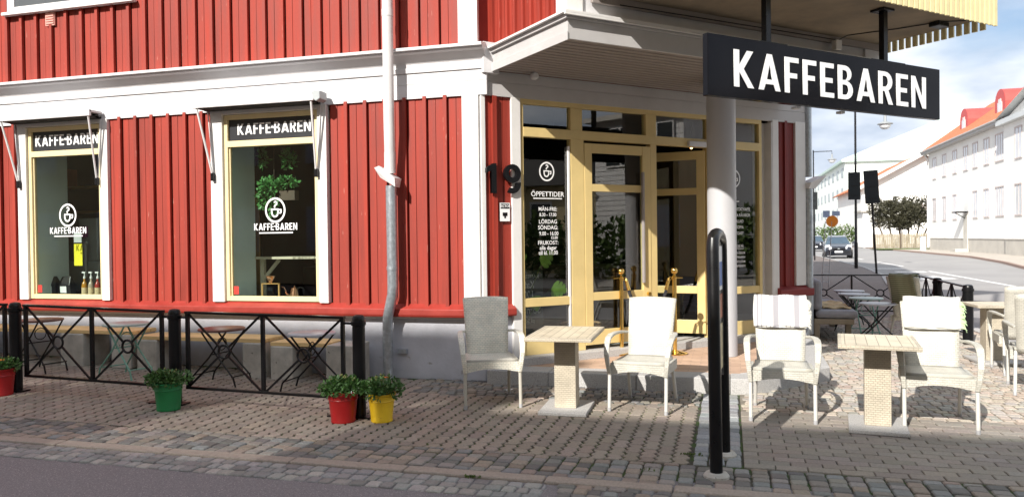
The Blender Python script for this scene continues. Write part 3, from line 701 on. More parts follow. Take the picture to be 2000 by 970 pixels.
# ---- projecting upper floor (bay), its canopy soffit
B0, B1, BD = .12, 4.82, -1.62
m = MB(Tch)
y = BD+.03
while y < -.02: m.box(B0+.03, B1-.03, y+.009, min(y+.094, -.035), 3.50, 3.515); y += .103
m.box(B0+.03, B1-.03, BD+.03, 0, 3.545, 3.56); m.build('soffit', WSOF, cafe)
m = MB(Tch)
m.box(B0, B1, BD, BD+.03, 3.49, 3.72); m.box(B0, B0+.03, BD+.03, 0, 3.49, 3.72); m.box(B1-.03, B1, BD+.03, 0, 3.49, 3.72)
m.box(B0-.014, B0, BD-.012, 0, 3.475, 3.56); m.box(B0-.03, B1+.03, BD-.03, BD, 3.68, 3.72); m.box(B0-.03, B0, BD, .0, 3.68, 3.72)
m.build('fascia', FASC, cafe, bevel=.003)
m = MB(Tch); m.box(B0-.07, B1+.07, BD-.07, .0, 3.722, 3.745); m.box(B0-.07, B1+.07, BD-.07, BD-.045, 3.70, 3.722); m.build('flashing', WHT, cafe, bevel=.002)
def Tside(u, d, w): return Tch(B0+.04+d, -u, w)      # side wall of the bay: u outward from corner
boards(Tside, -.3, -BD-.20, 3.75, 10.4, .06, pitch=.17, bw=.04, bp=.03).build('bay_side_boarding', RED, cafe)
m = MB(Tch); m.box(B0+.01, B0+.20, BD+.03, BD+.16, 3.746, 7.2); m.box(B0+.005, B0+.04, BD+.16, BD+.21, 3.746, 7.2); m.build('bay_corner_board', WHT, cafe, bevel=.004)
m = MB(Tch); m.box(B0+.2, B1-.03, BD+.06, BD+.1, 3.746, 10.4); m.box(B1-.07, B1-.03, BD+.1, .3, 3.746, 10.4); m.box(B0+.09, B1-.08, BD+.1, .3, 10.3, 10.4); m.box(B1-.30, B1-.02, BD+.03, BD+.06, 3.746, 10.4)
m.build('bay_wall', CRN, cafe)
# balcony slab with slatted railing
K0, K1, KD = .42, 4.78, -2.93
m = MB(Tch); m.box(K0, K1, KD, BD+.05, 3.955, 4.12); bal = m.build('balcony', CONC, cafe)
m = MB(Tch); m.box(K0, K1, BD-.0, BD+.045, 3.88, 3.953); m.build('edge_trim', WSOF, bal)
def slats(name, pts):
    m = MB(Tch)
    for (a, b) in pts: m.box(a-.028, a+.028, b-.014, b+.014, 3.84, 5.0)
    m.build(name, SLAT, bal)
m = MB(Tch); s = K0-.02
while s < K1+.07: m.box(s, s+.056, KD-.045, KD-.02, 3.86, 5.0); s += .088
m.build('front_slats', SLAT, bal)
m = MB(Tch); d = KD+.06
while d < BD: m.box(K1+.02, K1+.045, d, d+.056, 3.84, 5.0); d += .088
m.build('side_slats', SLAT, bal)
m = MB(Tch); d = KD+.06
while d < BD: m.box(K0-.045, K0-.02, d, d+.056, 4.02, 5.0); d += .088
m.build('side_slats', SLAT, bal)
m = MB(Tch); m.box(K0, K1+.02, KD-.018, KD, 4.3, 4.36); m.box(K0, K1+.02, KD-.018, KD, 4.9, 4.96); m.box(K1, K1+.018, KD, BD, 4.3, 4.36); m.build('rail', WHT, bal)
ub = MB(Tch); ub.box(K0, K1, KD, BD+.05, 6.85, 7.02); ub.box(K0-.1, K1+.1, KD-.1, BD+.05, 10.41, 10.6)
for p_ in (K0+.05, K1-.05): ub.box(p_-.05, p_+.05, KD+.02, KD+.12, 7.02, 10.41); ub.box(p_-.05, p_+.05, KD+.02, KD+.12, 4.12, 6.85)
ub.build('upper_balcony', CONC, cafe)
m = MB(Tch); m.box(K1+.02, K1+.05, KD, BD, 6.8, 8.0); m.box(K0, K1, KD-.045, KD-.02, 6.8, 8.0); m.build('upper_railing', SLAT, cafe)
m = MB(Tch); m.tube([(.75, BD-.15, 3.945), (.95, -2.1, 3.945), (1.3, -2.93, 3.945)], .006, 6); m.tube([(.7, BD-.06, 3.87), (2.6, BD-.05, 3.89), (3.9, BD-.05, 3.90)], .006, 6)
m.tube([(3.9, BD-.08, 3.90), (4.0, BD-.12, 3.95), (4.25, -2.2, 3.945), (4.42, -2.6, 3.945), (4.75, -2.85, 3.945)], .006, 6); m.build('cable', BLKP, bal)
m = MB(Tch); m.box(3.86, 3.96, BD-.07, BD, 3.78, 3.90); m.build('junction_box', WHT, bal, bevel=.006)
m = MB(Tch); m.box(4.36, 4.56, -2.62, -2.50, 3.90, 3.953); m.build('flood_lamp', BLKP, bal, bevel=.01)
m = MB(Tch); m.lathe([(.03, 0), (.045, .01), (.045, .06), (.02, .07)], (0.62, 3.46), 12, 'y', -.20); m.build('sensor', GRYP, cafe)
# pillar
m = MB(); m.lathe([(.172, 0), (.172, 3.35)], (-.085, 9.71), 40, z=.149)
m.build('pillar', PILR, cafe, smooth=True)

# ================================================================== HANGING SIGN
Tsg = Tch
cs = Vector(Tch(2.6, -2.66, 2.84))
sg = thing('hanging_sign', 'long black KAFFEBAREN sign board hung on two black poles below the balcony', 'sign', cs, world=True)
m = MB(Tch); m.box(.905, 4.31, -2.66, -2.595, 2.845, 3.395); m.build('board', SIGNB, sg, bevel=.005)
word('KAFFEBAREN', Tch, 1.21, 4.045, -2.668, 2.945, .335, 'lettering', LETW, sg, ext=.002)
for s_ in (1.71, 3.44):
    m = MB(Tch); m.box(s_-.033, s_+.033, -2.62, -2.56, 3.396, 3.93); m.box(s_-.09, s_+.09, -2.66, -2.50, 3.93, 3.953); m.build('hanger_pole', BLKP, sg, bevel=.003)
m = MB(Tch); m.box(1.6, 1.95, -2.63, -2.55, 3.396, 3.41); m.box(3.2, 3.75, -2.63, -2.55, 3.396, 3.41); m.build('mounting_rail', BLKP, sg)
for s_ in (2.1, 2.75): 
    m = MB(Tch); m.box(s_, s_+.06, -2.60, -2.54, 2.82, 2.844); m.build('bottom_clip', GRYP, sg)

# ================================================================== POST SIGN (seen edge-on)
ps = thing('post_sign', 'black hooped steel sign stand with posters, seen almost edge-on in front of the pillar', 'sign', (-.07, 5.5, 0), world=True)
m = MB()
ax, ay, bx, by = -.095, 5.27, -.045, 5.80
pts = [(ax, ay, .02), (ax-.012, ay, 1.50)]
for i in range(1, 8):
    t = i/8*math.pi; k = (1-math.cos(t))/2; pts.append((ax-.012+(bx-ax)*k, ay+(by-ay)*k, 1.50+.115*math.sin(t)**.6))
pts += [(bx-.012, by, 1.50), (bx, by, .02)]
m.tube(pts, .042, 18); m.build('hoop', BLKP, ps, smooth=True)
for (x, y) in ((ax, ay), (bx, by)):
    m = MB(); m.lathe([(.085, -.02), (.085, .012), (.07, .03), (.04, .032)], (x, y), 18); m.build('concrete_foot', CONB, ps)
def Tps(u, d, w): 
    k = (u)/.53; px = -.012
    n = Vector((.53, -.05)).normalized()
    return (ax+px+(bx-ax)*k+n.x*d, ay+(by-ay)*k+n.y*d, w)
m = MB(Tps); m.box(.05, .48, -.008, .008, .62, 1.56); m.build('panel', pm('panel_dark', (.02, .02, .02), .4, .1, 4), ps)
m = MB(Tps); m.box(.07, .46, .009, .012, 1.22, 1.53); po = m.build('poster', LETW, ps)
m = MB(Tps); m.box(.09, .44, .0125, .014, 1.25, 1.42); m.build('poster_print', BLUE, po)
m = MB(Tps); m.box(.07, .46, .009, .012, 1.02, 1.19); m.build('poster', pm('rust_poster', (.40, .10, .04), .5, .3, 6), ps)
m = MB(Tps); m.box(.07, .46, .009, .012, .66, .98); m.build('poster', pm('cream_poster', (.60, .50, .30), .5, .4, 9), ps)
m = MB(Tps); m.box(.03, .055, -.018, .016, .60, 1.58); m.box(.475, .50, -.018, .016, .60, 1.58); m.build('panel_edge', pm('panel_steel', (.25, .25, .25), .3, .1, 4, metal=.8), ps)

# ================================================================== RATTAN CHAIRS
def make_chair(label, wv, leg, blanket=None):
    t = thing('rattan_armchair', label, 'chair', group='woven armchairs on the pavement')
    # back: slightly flared and leaning, solid woven slab
    m = MB()
    def bk(u, v):
        w = .205+.028*v; x = (u*2-1)*w; c = .018*(1-(u*2-1)**2)
        return (x, .185+.15*v+.03*v*v+c, .40+.605*v-.012*(u*2-1)**2*(v > .99))
    def bf(u, v): p = bk(u, v); return (p[0], p[1]-.0, p[2])
    m.grid(bf, 8, 10)
    o = m.build('backrest', wv, t, smooth=True, solid=.032)
    # seat: slab with arched apron
    m = MB()
    m.grid(lambda u, v: ((u*2-1)*(.245-.02*v), -.27+.47*v, .445-.012*math.sin(math.pi*v)*(1)-.004), 8, 6)
    m.build('seat', wv, t, smooth=True, solid=.03)
    m = MB()
    n = 12
    top = [(-.25+.5*i/n, .435) for i in range(n+1)]; bot = [(-.25+.5*i/n, .335+.035*math.sin(math.pi*i/n)) for i in range(n+1)]
    for i in range(n):
        v = [(top[i][0], -.29, top[i][1]), (top[i+1][0], -.29, top[i+1][1]), (bot[i+1][0], -.29, bot[i+1][1]), (bot[i][0], -.29, bot[i][1])]
        v += [(a, b+.03, c) for a, b, c in v]
        m.add(v, [(0, 1, 2, 3)[::-1], (4, 5, 6, 7), (0, 4, 5, 1)[::-1], (3, 2, 6, 7)[::-1]])
    for s in (-1, 1): m.box(s*.25-.014, s*.25+.014, -.262, .21, .345, .435)
    m.build('apron', wv, t)
    for s in (-1, 1):
        m = MB()   # front leg: round tube
        m.tube([(s*.262, -.29, .36), (s*.262, -.315, .015)], .0165, 12); l = m.build('leg', leg, t, smooth=True)
        m = MB(); m.tube([(s*.262, -.314, .035), (s*.262, -.316, 0)], .0175, 12); m.build('foot_cap', CAPG, l)
        m = MB(); m.tube([(s*.215, .19, .42), (s*.225, .30, .12), (s*.228, .335, .015)], .0165, 12); l = m.build('leg', leg, t, smooth=True)
        m = MB(); m.tube([(s*.228, .33, .035), (s*.228, .338, 0)], .0175, 12); m.build('foot_cap', CAPG, l)
        # arm: woven band sweeping forward and down to the seat corner
        m = MB(); P = [(.225, .270, .665), (.262, .16, .678), (.285, .02, .683), (.292, -.12, .680), (.292, -.22, .660), (.288, -.29, .605), (.282, -.325, .52), (.272, -.32, .43), (.262, -.30, .335)]
        Wd = [.030, .040, .05, .056, .058, .054, .046, .04, .034]
        vv = []
        for i, p in enumerate(P):
            a = Vector(P[max(i-1, 0)]); b = Vector(P[min(i+1, len(P)-1)]); d = (b-a).normalized(); x = Vector((1, 0, 0)); nn = x.cross(d).normalized()*.013
            p = Vector(p); w = Wd[i]/2
            for q in (p-x*w-nn, p+x*w-nn, p+x*w+nn, p-x*w+nn): vv.append((s*q.x, q.y, q.z))
        ff = [(3, 2, 1, 0)]+[tuple(4*(len(P)-1)+k for k in range(4))]
        for i in range(len(P)-1):
            for k in range(4): ff.append((4*i+k, 4*i+(k+1) % 4, 4*i+4+(k+1) % 4, 4*i+4+k))
        if s < 0: ff = [f[::-1] for f in ff]
        m.add(vv, ff); m.build('armrest', wv, t, bevel=.008)
    return t
chair_c = make_chair('pale woven armchair between the first table and the hooped sign stand', RAT, PLASTIC)
chair_g = make_chair('greyish woven armchair in shade against the plinth, left of the first table', RATL, pm('grey_leg', (.42, .40, .35), .45, .05, 6))
chair_g.location = (-2.28, 7.20, 0); chair_g.rotation_euler = (0, 0, R(23))
chair_c.location = (-.78, 7.33, 0); chair_c.rotation_euler = (0, 0, R(-7))
G = 'woven armchairs on the pavement'
c3 = dup(chair_c, (.44, 7.25, 0), R(-2), 'pale woven armchair with a grey-striped white blanket over its back', G)
c4 = dup(chair_c, (1.665, 7.20, 0), R(-6), 'pale woven armchair with a plain white folded blanket fringed in green', G)
c5 = dup(chair_c, (3.22, 10.02, 0), R(172), 'woven armchair seen from behind, facing the farthest woven table at the right edge', G)
c6 = dup(chair_c, (3.0, 8.86, 0), R(165), 'nearest woven armchair at the right picture edge, seen from behind, mostly cut off', G)
c7 = dup(chair_g, (2.57, 12.15, 0), R(140), 'shaded woven armchair with a striped green-tan blanket on its back, near the rail', G)

def stripemat(name, base, stripe, w, fine):
    m = bpy.data.materials.new(name); m.use_nodes = True; n = m.node_tree.nodes; l = m.node_tree.links; b = n['Principled BSDF']; b.inputs['Roughness'].default_value = .95
    t = n.new('ShaderNodeTexCoord'); s = n.new('ShaderNodeSeparateXYZ'); l.new(t.outputs['Object'], s.inputs[0])
    cr = n.new('ShaderNodeValToRGB'); cr.color_ramp.interpolation = 'CONSTANT'
    mt = n.new('ShaderNodeMath'); mt.operation = 'PINGPONG' if fine else 'ADD'; mt.inputs[1].default_value = w if fine else .23
    l.new(s.outputs[fine and 2 or 0], mt.inputs[0])
    mr = n.new('ShaderNodeMapRange'); mr.inputs[1].default_value = 0; mr.inputs[2].default_value = w if fine else .46; l.new(mt.outputs[0], mr.inputs[0]); l.new(mr.outputs[0], cr.inputs[0])
    e = cr.color_ramp.elements
    if fine: st_ = [(0, base), (.5, stripe)]
    else: st_ = [(0, base), (.04, stripe), (.08, base), (.13, stripe), (.15, base), (.22, stripe), (.235, base), (.30, stripe), (.315, base), (.36, stripe), (.47, base), (.52, stripe), (.535, base), (.60, stripe), (.615, base), (.68, stripe), (.695, base), (.76, stripe), (.86, base)]
    e[0].position = 0; e[0].color = (*st_[0][1], 1); e[1].position = st_[1][0]; e[1].color = (*st_[1][1], 1)
    for p, c in st_[2:]: q = e.new(p); q.color = (*c, 1)
    l.new(cr.outputs[0], b.inputs['Base Color'])
    nz = n.new('ShaderNodeTexNoise'); nz.inputs['Scale'].default_value = 60; bp = n.new('ShaderNodeBump'); bp.inputs['Strength'].default_value = .5; bp.inputs['Distance'].default_value = .004
    l.new(t.outputs['Object'], nz.inputs[0]); l.new(nz.outputs[0], bp.inputs['Height']); l.new(bp.outputs[0], b.inputs['Normal']); MATS[name] = m; return m
def blanket(chair, mat, w, drop, label, fringe=None, back=.25, dx=0, grp=None, wav=.008):
    t = thing('blanket', label, 'blanket', chair.location, chair.rotation_euler[2], 'blankets hung on chair backs')
    # centre line of the drape: front hem -> over the top edge -> back hem (chair coordinates, y back)
    def prof(v):
        tot = drop+.07+back; L_ = v*tot
        if L_ < drop: z = 1.012-(drop-L_); q = (z-.40)/.605; return (.185+.15*q+.03*q*q-.026-.010, z)
        if L_ < drop+.07: a = (L_-drop)/.07*math.pi; return (.365-.036*math.cos(a)-.002, 1.012+.024*math.sin(a))
        z = 1.012-(L_-drop-.07); q = (z-.40)/.605; return (.185+.15*q+.03*q*q+.052, z)
    m = MB()
    def f(u, v):
        y, z = prof(v); e = wav*math.sin(u*9+v*3)+.004*math.sin(u*23)
        return (dx+(u*2-1)*w*(1+.03*math.sin(v*7)), y+(-e-.004 if v < .5 else e), z+.004*math.sin(u*13))
    m.grid(f, 26, 30); b = m.build('cloth', mat, t, smooth=True, solid=.014)
    m = MB()      # folded second layer showing below the hem
    m.grid(lambda u, v: (dx+.01+(u*2-1)*w*.93, prof(0)[0]+.002-.004*math.sin(u*8), prof(0)[1]-.028*(v)+.02), 16, 3); m.build('under_fold', mat, t, solid=.012)
    if fringe:
        m = MB()
        for k in range(34):
            v = .02+.93*k/34*(drop/(drop+.07+back))*1.02; y, z = prof(v)
            for s in (1,):
                x = dx+s*w*1.0
                m.tube([(x-.01, y-.012, z), (x+random.uniform(.012, .03), y-.014+random.uniform(-.012, .008), z-.008), (x+random.uniform(.018, .045), y-.01+random.uniform(-.015, .01), z-random.uniform(.02, .05))], [.0045, .004, .0025], 5)
        m.build('fringe', fringe, t)
    return t
WB = pm('white_wool', (.62, .61, .57), .95, .04, 12, .5, 70)
blanket(c3, stripemat('striped_wool', (.62, .61, .58), (.30, .29, .31), .1, False), .232, .255, 'white blanket with thin grey stripes and knotted fringe over a chair back', WB)
blanket(c4, WB, .222, .24, 'plain white folded blanket with pale green fringe over a chair back', pm('green_fringe', (.50, .66, .38), .9, .1, 12), dx=.012)
blanket(c7, stripemat('green_stripe_wool', (.12, .15, .08), (.30, .27, .19), .014, True), .19, .36, 'green and tan striped woollen blanket hung over a shaded chair near the rail', pm('tan_fringe', (.42, .36, .27), .9, .1, 12), back=.40, wav=.02)

# ================================================================== TABLES
def make_table(label, loc, rz, hw, hd, plate=.29, group='woven pedestal tables'):
    t = thing('pedestal_table', label, 'table', loc, rz, group)
    m = MB(); m.box(-hw+.02, hw-.02, -hd+.02, hd-.02, .700, .722); o = m.build('tabletop', TOPB, t)
    for l in o.data.uv_layers[0].data: l.uv = (l.uv[1], l.uv[0])
    m = MB(); 
    for (a, b, c, d) in ((-hw, hw, -hd, -hd+.03), (-hw, hw, hd-.03, hd), (-hw, -hw+.03, -hd+.03, hd-.03), (hw-.03, hw, -hd+.03, hd-.03)): m.box(a, b, c, d, .690, .724)
    m.build('rim', RATT, t, bevel=.006)
    m = MB(); m.box(-.1, .1, -.1, .1, .03, .692); m.build('column', RATT, t, bevel=.006)
    m = MB(); m.box(-plate*.76, plate*.76, -plate, plate, .0, .034); m.build('base_plate', GRAN, t, bevel=.006)
    return t
make_table('first woven pedestal table, between the shaded chair and the pale chair', (-1.47, 7.02, .002), R(2), .30, .47)
make_table('second woven pedestal table, between the two chairs with white blankets', (1.17, 6.93, .002), R(-7), .30, .38)
make_table('farthest woven pedestal table, by the last bollard at the right edge', (3.12, 10.75, .002), R(4), .26, .30)

def bistro(label, loc, rz, top, fr, group, h=.62, r=.25):
    t = thing('bistro_table', label, 'table', loc, rz, group)
    m = MB(); m.lathe([(r-.004, h-.022), (r, h-.018), (r, h-.004), (r-.006, h), (.001, h)], (0, 0), 40); m.build('tabletop', top, t, smooth=True)
    for s in (-1, 1):
        m = MB(); x = s*.15
        m.tube([(x, -.19, h-.02), (x*1.0, .05, h*.5), (x*1.1, .26, .10), (x*1.1, .29, .0)], .010, 8)
        m.build('leg', fr, t)
        m = MB(); x = s*.12; m.tube([(x, .19, h-.02), (x, -.05, h*.5), (x*1.1, -.26, .10), (x*1.1, -.29, .0)], .010, 8); m.build('leg', fr, t)
    for yy in (.255, -.255): m = MB(); m.tube([(-.15, yy, .11), (.15, yy, .11)], .008, 6); m.build('foot_bar', fr, t)
    m = MB(); m.tube([(-.15, 0, h*.56), (.15, 0, h*.56)], .007, 6); m.build('cross_bar', fr, t)
    m = MB(); m.tube([(.07*math.cos(a/12*2*math.pi), .0, h*.72+.07*math.sin(a/12*2*math.pi)) for a in range(12)], .006, 6, True)
    m.build('stretcher', fr, t)
    return t
GB = 'folding bistro tables by the benches'; GR = 'folding bistro tables by the cushioned sofa'
def gl(x, y): return (x, y, gz(x, y))
bistro('round brown folding table, leftmost behind the black fence', gl(-7.95, 7.3), R(80), BROWN, BLKP, GB)
bistro('round pale green folding table on mint legs behind the fence', gl(-6.72, 7.32), R(75), MTOP, MINT, GB)
bistro('round wine-brown folding table behind the green pot', gl(-5.42, 7.30), R(85), BROWN, BLKP, GB)
bistro('round grey folding table, rightmost behind the black fence near the drain pipe', gl(-4.30, 7.30), R(92), LTOP, BLKP, GB)
bistro('round grey-blue folding table farthest back, against the far rail', (2.02, 14.6, 0), R(100), LTOP, BLKP, GR)
bistro('round grey-blue folding table second from the far rail', (1.98, 13.8, 0), R(80), LTOP, BLKP, GR)
bistro('round pale folding table on mint legs by the sofa', (2.03, 12.95, 0), R(5), MTOP, MINT, GR)
bistro('round grey folding table on black legs nearest the viewer by the sofa', (2.03, 11.95, 0), R(85), LTOP, BLKP, GR)

# ================================================================== BENCHES along the facade
def bench(a, b, label, y0=7.72, y1=8.16, blocks=None):
    t = thing('concrete_bench', label, 'bench', (a, y0, 0), world=True, group='wood and concrete benches under the shop windows')
    z = gz((a+b)/2, 7.9)
    m = MB()
    for k in range(4): yy = y0+.02+k*.105; m.box(a, b, yy, yy+.098, z+.385, z+.43)
    m.build('plank_seat', PLNK, t, bevel=.004)
    for (p, q) in blocks:
        m = MB(); m.box(p, q, y0, y1, z-.03, z+.384 if (p > a+.01 and q < b-.01) else z+.384); m.build('concrete_block', CONB, t, bevel=.015)
    return t
bench(-5.10, -4.37, 'short plank bench with concrete ends between the drain pipe and the middle fence post', blocks=[(-5.09, -4.80), (-4.38, -4.05)])
m = MB(); m.box(-4.37, -4.05, 7.72, 8.16, .384, .43); m.build('end_cap', CONB, bpy.data.objects['concrete_bench'], bevel=.01)
par_o = bpy.data.objects['end_cap']; par_o.matrix_parent_inverse = Matrix.Translation(-W0['concrete_bench'])
bench(-6.95, -5.18, 'plank bench with concrete ends below the right shop window, behind the pale green table', blocks=[(-5.46, -5.19), (-6.94, -6.66)])
bench(-9.9, -7.02, 'long plank bench with concrete ends below the left shop window', blocks=[(-7.32, -7.03), (-8.1, -7.75), (-9.88, -9.6)])

# ================================================================== FENCES
def bollard(loc, label, h=.93, group='black bollard posts', r=.058, foot=True):
    t = thing('bollard', label, 'bollard', loc, 0, group)
    m = MB(); m.lathe([(r, 0), (r, h-.10), (r+.010, h-.095), (r+.010, h-.06), (r, h-.055), (r, h-.03), (r*.8, h-.008), (r*.35, h), (.001, h+.002)], (0, 0), 20); m.build('post', BLKP, t, smooth=True)
    if foot:
        m = MB(); m.box(-.30, .12, -.06, .06, .0, .014); m.build('foot_plate', BLKP, t)
    return t
def fence_panel(a, b, label, zt=.90, zb=.17, group='black fence panels', ringr=.062, mat=BLKP, mids=1):
    a = Vector(a); b = Vector(b); c = (a+b)/2
    t = thing('fence_panel', label, 'fence', (a.x, a.y, min(a.z, b.z)), world=True, group=group)
    def P(k, z): p = a.lerp(b, k); return (p.x, p.y, p.z+z)
    m = MB(); m.bar(P(0, zt), P(1, zt), .05, .024); m.build('top_rail', mat, t, bevel=.003)
    m = MB(); m.bar(P(0, zb), P(1, zb), .035, .026); m.build('bottom_rail', mat, t, bevel=.003)
    n = mids+1; e = .04/((b-a).length)
    for k in range(n+1):
        q = k/n; q = e*.5 if k == 0 else (1-e*.5 if k == n else q)
        m = MB(); m.bar(P(q, zb), P(q, zt), .032, .032); m.build('upright', mat, t)
    for k in range(n):
        q0, q1 = k/n+e*.4, (k+1)/n-e*.4; qc = (q0+q1)/2; zc = (zt+zb)/2; LL = (b-a).length
        dirx = (b-a).normalized()
        for (q, z) in ((q0, zb), (q1, zb), (q0, zt), (q1, zt)):
            A_ = Vector(P(q, z)); C_ = Vector(P(qc, zc)); d = (C_-A_).normalized()
            m = MB(); m.bar(A_+d*.01, C_-d*(ringr), .012, .020); m.build('diagonal', mat, t)
        m = MB(); C_ = Vector(P(qc, zc))
        m.tube([C_+dirx*(ringr*math.cos(s*math.pi/10))+UP*(ringr*math.sin(s*math.pi/10)) for s in range(20)], .012, 8, True); m.build('ring', mat, t, smooth=True)
    m = MB()
    for z in (zt-.05,): m.tube([P(-.045, z), P(0, z)], .012, 8); m.tube([P(1, z), P(1.045, z)], .012, 8)
    m.build('bracket', mat, t)
    return t
fy = 6.31
for x, l in ((-9.2, 'black bollard cut off by the left picture edge beyond the first pot'), (-7.20, 'black round-topped bollard behind the leftmost red pot'), (-5.22, 'black bollard behind the green pot'), (-3.24, 'black bollard at the fence end, behind the red and yellow pots')):
    bollard((x, fy, gz(x, fy)), l)
fence_panel((-9.08, fy, gz(-9.08, fy)), (-7.32, fy, gz(-7.3, fy)), 'black cross-braced fence panel running off the left picture edge')
fence_panel((-7.08, fy, gz(-7.08, fy)), (-5.35, fy, gz(-5.35, fy)), 'black cross-braced fence panel between the red pot and the green pot')
fence_panel((-5.09, fy, gz(-5.09, fy)), (-3.38, fy, 0), 'black cross-braced fence panel between the green pot and the red bucket pot')
GF = 'black bollards of the far seating area'
bollard((3.31, 12.45, 0), 'nearest and largest black bollard of the far seating area, left of the last table', .86, GF, .07, False)
bollard((3.36, 14.35, 0), 'middle black bollard of the row along the cross street', .86, GF, .07, False)
bollard((3.38, 16.0, 0), 'farthest black bollard of the row, at the corner of the rails', .86, GF, .07, False)
fence_panel((3.315, 12.55, 0), (3.355, 14.25, 0), 'black cross-braced rail panel between the two nearer bollards on the right', .82, .14, 'rails of the far seating area')
fence_panel((3.36, 14.45, 0), (3.38, 15.9, 0), 'black cross-braced rail panel between the two farther bollards on the right', .82, .14, 'rails of the far seating area')
fence_panel((1.25, 16.0, 0), (3.27, 16.0, 0), 'thin black cross-braced rail crossing the pavement behind the folding tables', .82, .14, 'rails of the far seating area')

# ================================================================== POTS
def pot(name, label, loc, mat, r1, r0, h, plant, flowers=0, handle=False):
    t = thing('plant_pot', label, 'plant pot', loc, random.uniform(0, 6), 'bucket pots along the fence')
    m = MB(); m.lathe([(.001, 0), (r0, 0), (r0+.003, .012), (r0, .02), (r1-.014, h*.72), (r1-.008, h*.74), (r1-.012, h*.77), (r1-.005, h*.93), (r1+.004, h*.95), (r1+.006, h*.985), (r1, h), (r1-.01, h), (r1-.012, h-.04), (.001, h-.045)], (0, 0), 36); m.build('bucket', mat, t, smooth=True)
    m = MB(); m.lathe([(r1-.014, h-.05), (r1-.014, h-.03), (.001, h-.026)], (0, 0), 24); m.build('soil', SOIL, t)
    m = MB(); 
    for _ in range(34):
        a = random.uniform(0, 6.28); q = random.random()**.5*r1*1.25
        m.clump((q*math.cos(a), q*math.sin(a), h+.02+random.uniform(-.02, plant*1.3)*(1.2-q/r1*.5)), (.055, .055, .045), 34, .036)
    m.build('foliage', LEAF, t)
    m = MB()
    for _ in range(14):
        a = random.uniform(0, 6.28); q = random.random()*r1*.8; z1 = h+plant+random.uniform(.02, .07)
        m.tube([(q*math.cos(a)*.6, q*math.sin(a)*.6, h-.02), (q*math.cos(a), q*math.sin(a), z1)], .0025, 4)
        m.lathe([(.001, 0), (.008, .004), (.009, .012), (.001, .02)], (q*math.cos(a), q*math.sin(a)), 8, z=z1)
    m.build('buds', pm('buds', (.16, .17, .05), .7, .2, 20), t)
    if flowers:
        m = MB()
        for (a, q, z1) in [(random.uniform(0, 6.28), random.random()*r1*.7, h+plant+.05) for _ in range(flowers)]:
            for k in range(9): m.leaf(Vector((q*math.cos(a), q*math.sin(a), z1)), Vector((math.cos(k*.7), math.sin(k*.7), .4)), .026)
        m.build('flower', FLOW, t)
    if handle:
        m = MB(); m.tube([(r1*math.cos(s)*1.03, -.05-.03*math.sin(s), h-.01+r1*.75*math.sin(s)) for s in [i/12*math.pi for i in range(13)]], .003, 6); hh = m.build('handle', GALV, t)
        m = MB(); m.tube([(-.05, -.08, h+r1*.75-.01), (.05, -.08, h+r1*.75-.01)], .010, 8); m.build('grip', pm('grip_wood', (.42, .2, .12), .6, .1, 9), hh)
    return t
pot('a', 'shiny red bucket pot with green plants and a wooden-grip handle, at the fence end', (-3.31, 6.13, 0), POTR, .140, .105, .275, .05, 0, True)
pot('b', 'rusty-speckled yellow bucket pot with a single orange flower', (-2.98, 6.22, 0), POTY, .125, .095, .25, .08, 1)
pot('c', 'green bucket pot in front of the middle fence post', (-5.13, 6.10, gz(-5.13, 6.1)), POTG, .135, .105, .26, .05)
pot('d', 'dull red bucket pot with an orange bloom at the left picture edge', (-7.20, 6.12, gz(-7.2, 6.12)+.0), POTR, .145, .115, .27, .04, 2)

# ================================================================== STANCHIONS AND ROPE
def stanchion(loc, label, rz):
    t = thing('rope_stanchion', label, 'rope post', loc, rz, 'brass rope posts at the door')
    m = MB(); m.lathe([(.001, 0), (.155, 0), (.16, .008), (.155, .014), (.08, .028), (.04, .04), (.026, .045)], (0, 0), 32); m.build('base', BRASS, t, smooth=True)
    m = MB(); m.lathe([(.026, .045), (.026, .93), (.036, .935), (.038, .95), (.026, .96), (.014, .975), (.014, .99)], (0, 0), 20); m.build('post', BRASS, t, smooth=True)
    m = MB(); m.lathe([(.001, -.042)]+[(.042*math.cos(R(a)), .042*math.sin(R(a))) for a in range(-80, 81, 16)]+[(.001, .042)], (0, 0), 20, z=1.03); m.build('ball_top', BRASS, t, smooth=True)
    m = MB(); m.tube([(.03+.018+.018*math.cos(a/8*6.28), 0, .935+.018*math.sin(a/8*6.28)) for a in range(8)], .005, 6, True); m.tube([(-.03, 0, .945), (-.10, .0, .94)], .008, 6); m.build('hook', BRASS, t)
    return t
stanchion((-1.30, 9.56, .149), 'left brass rope post with ball top, in front of the closed glass door', R(25))
stanchion((-.66, 9.72, .149), 'right brass rope post with ball top, beside the open doorway', R(190))
t = thing('barrier_rope', 'black twisted barrier rope with brass hooks drooping between the two brass posts', 'rope', (-1.25, 9.58, .9), world=True)
A_ = Vector((-1.24, 9.585, 1.06)); B_ = Vector((-.73, 9.705, 1.06)); n = 26; pts = []
for i in range(n+1):
    q = i/n; x = (q*2-1); p = A_.lerp(B_, q); p.z = 1.06-.62*(1-abs(x)**2.4); p.y += .01; 
    p = p+Vector(((B_-A_).x*(-.12*x*(1-x*x)), 0, 0)); pts.append(p)
m = MB()
for ph in range(3):
    q = []
    for i in range(n*4+1):
        f = i/4; k = min(int(f), n-1); p = pts[k].lerp(pts[k+1], f-k); a = i*.55+ph*2.09
        q.append(p+Vector((math.cos(a)*.011, math.sin(a)*.011, 0)))
    m.tube(q[4:-4], .0125, 6)
m.build('rope', ROPE, t, smooth=True)
for p, q in ((pts[0], pts[1]), (pts[-1], pts[-2])):
    m = MB(); m.tube([p+Vector((0, 0, .03)), p, p.lerp(q, 1.1)], [.012, .02, .024], 10); m.build('end_hook', BRASS, t)

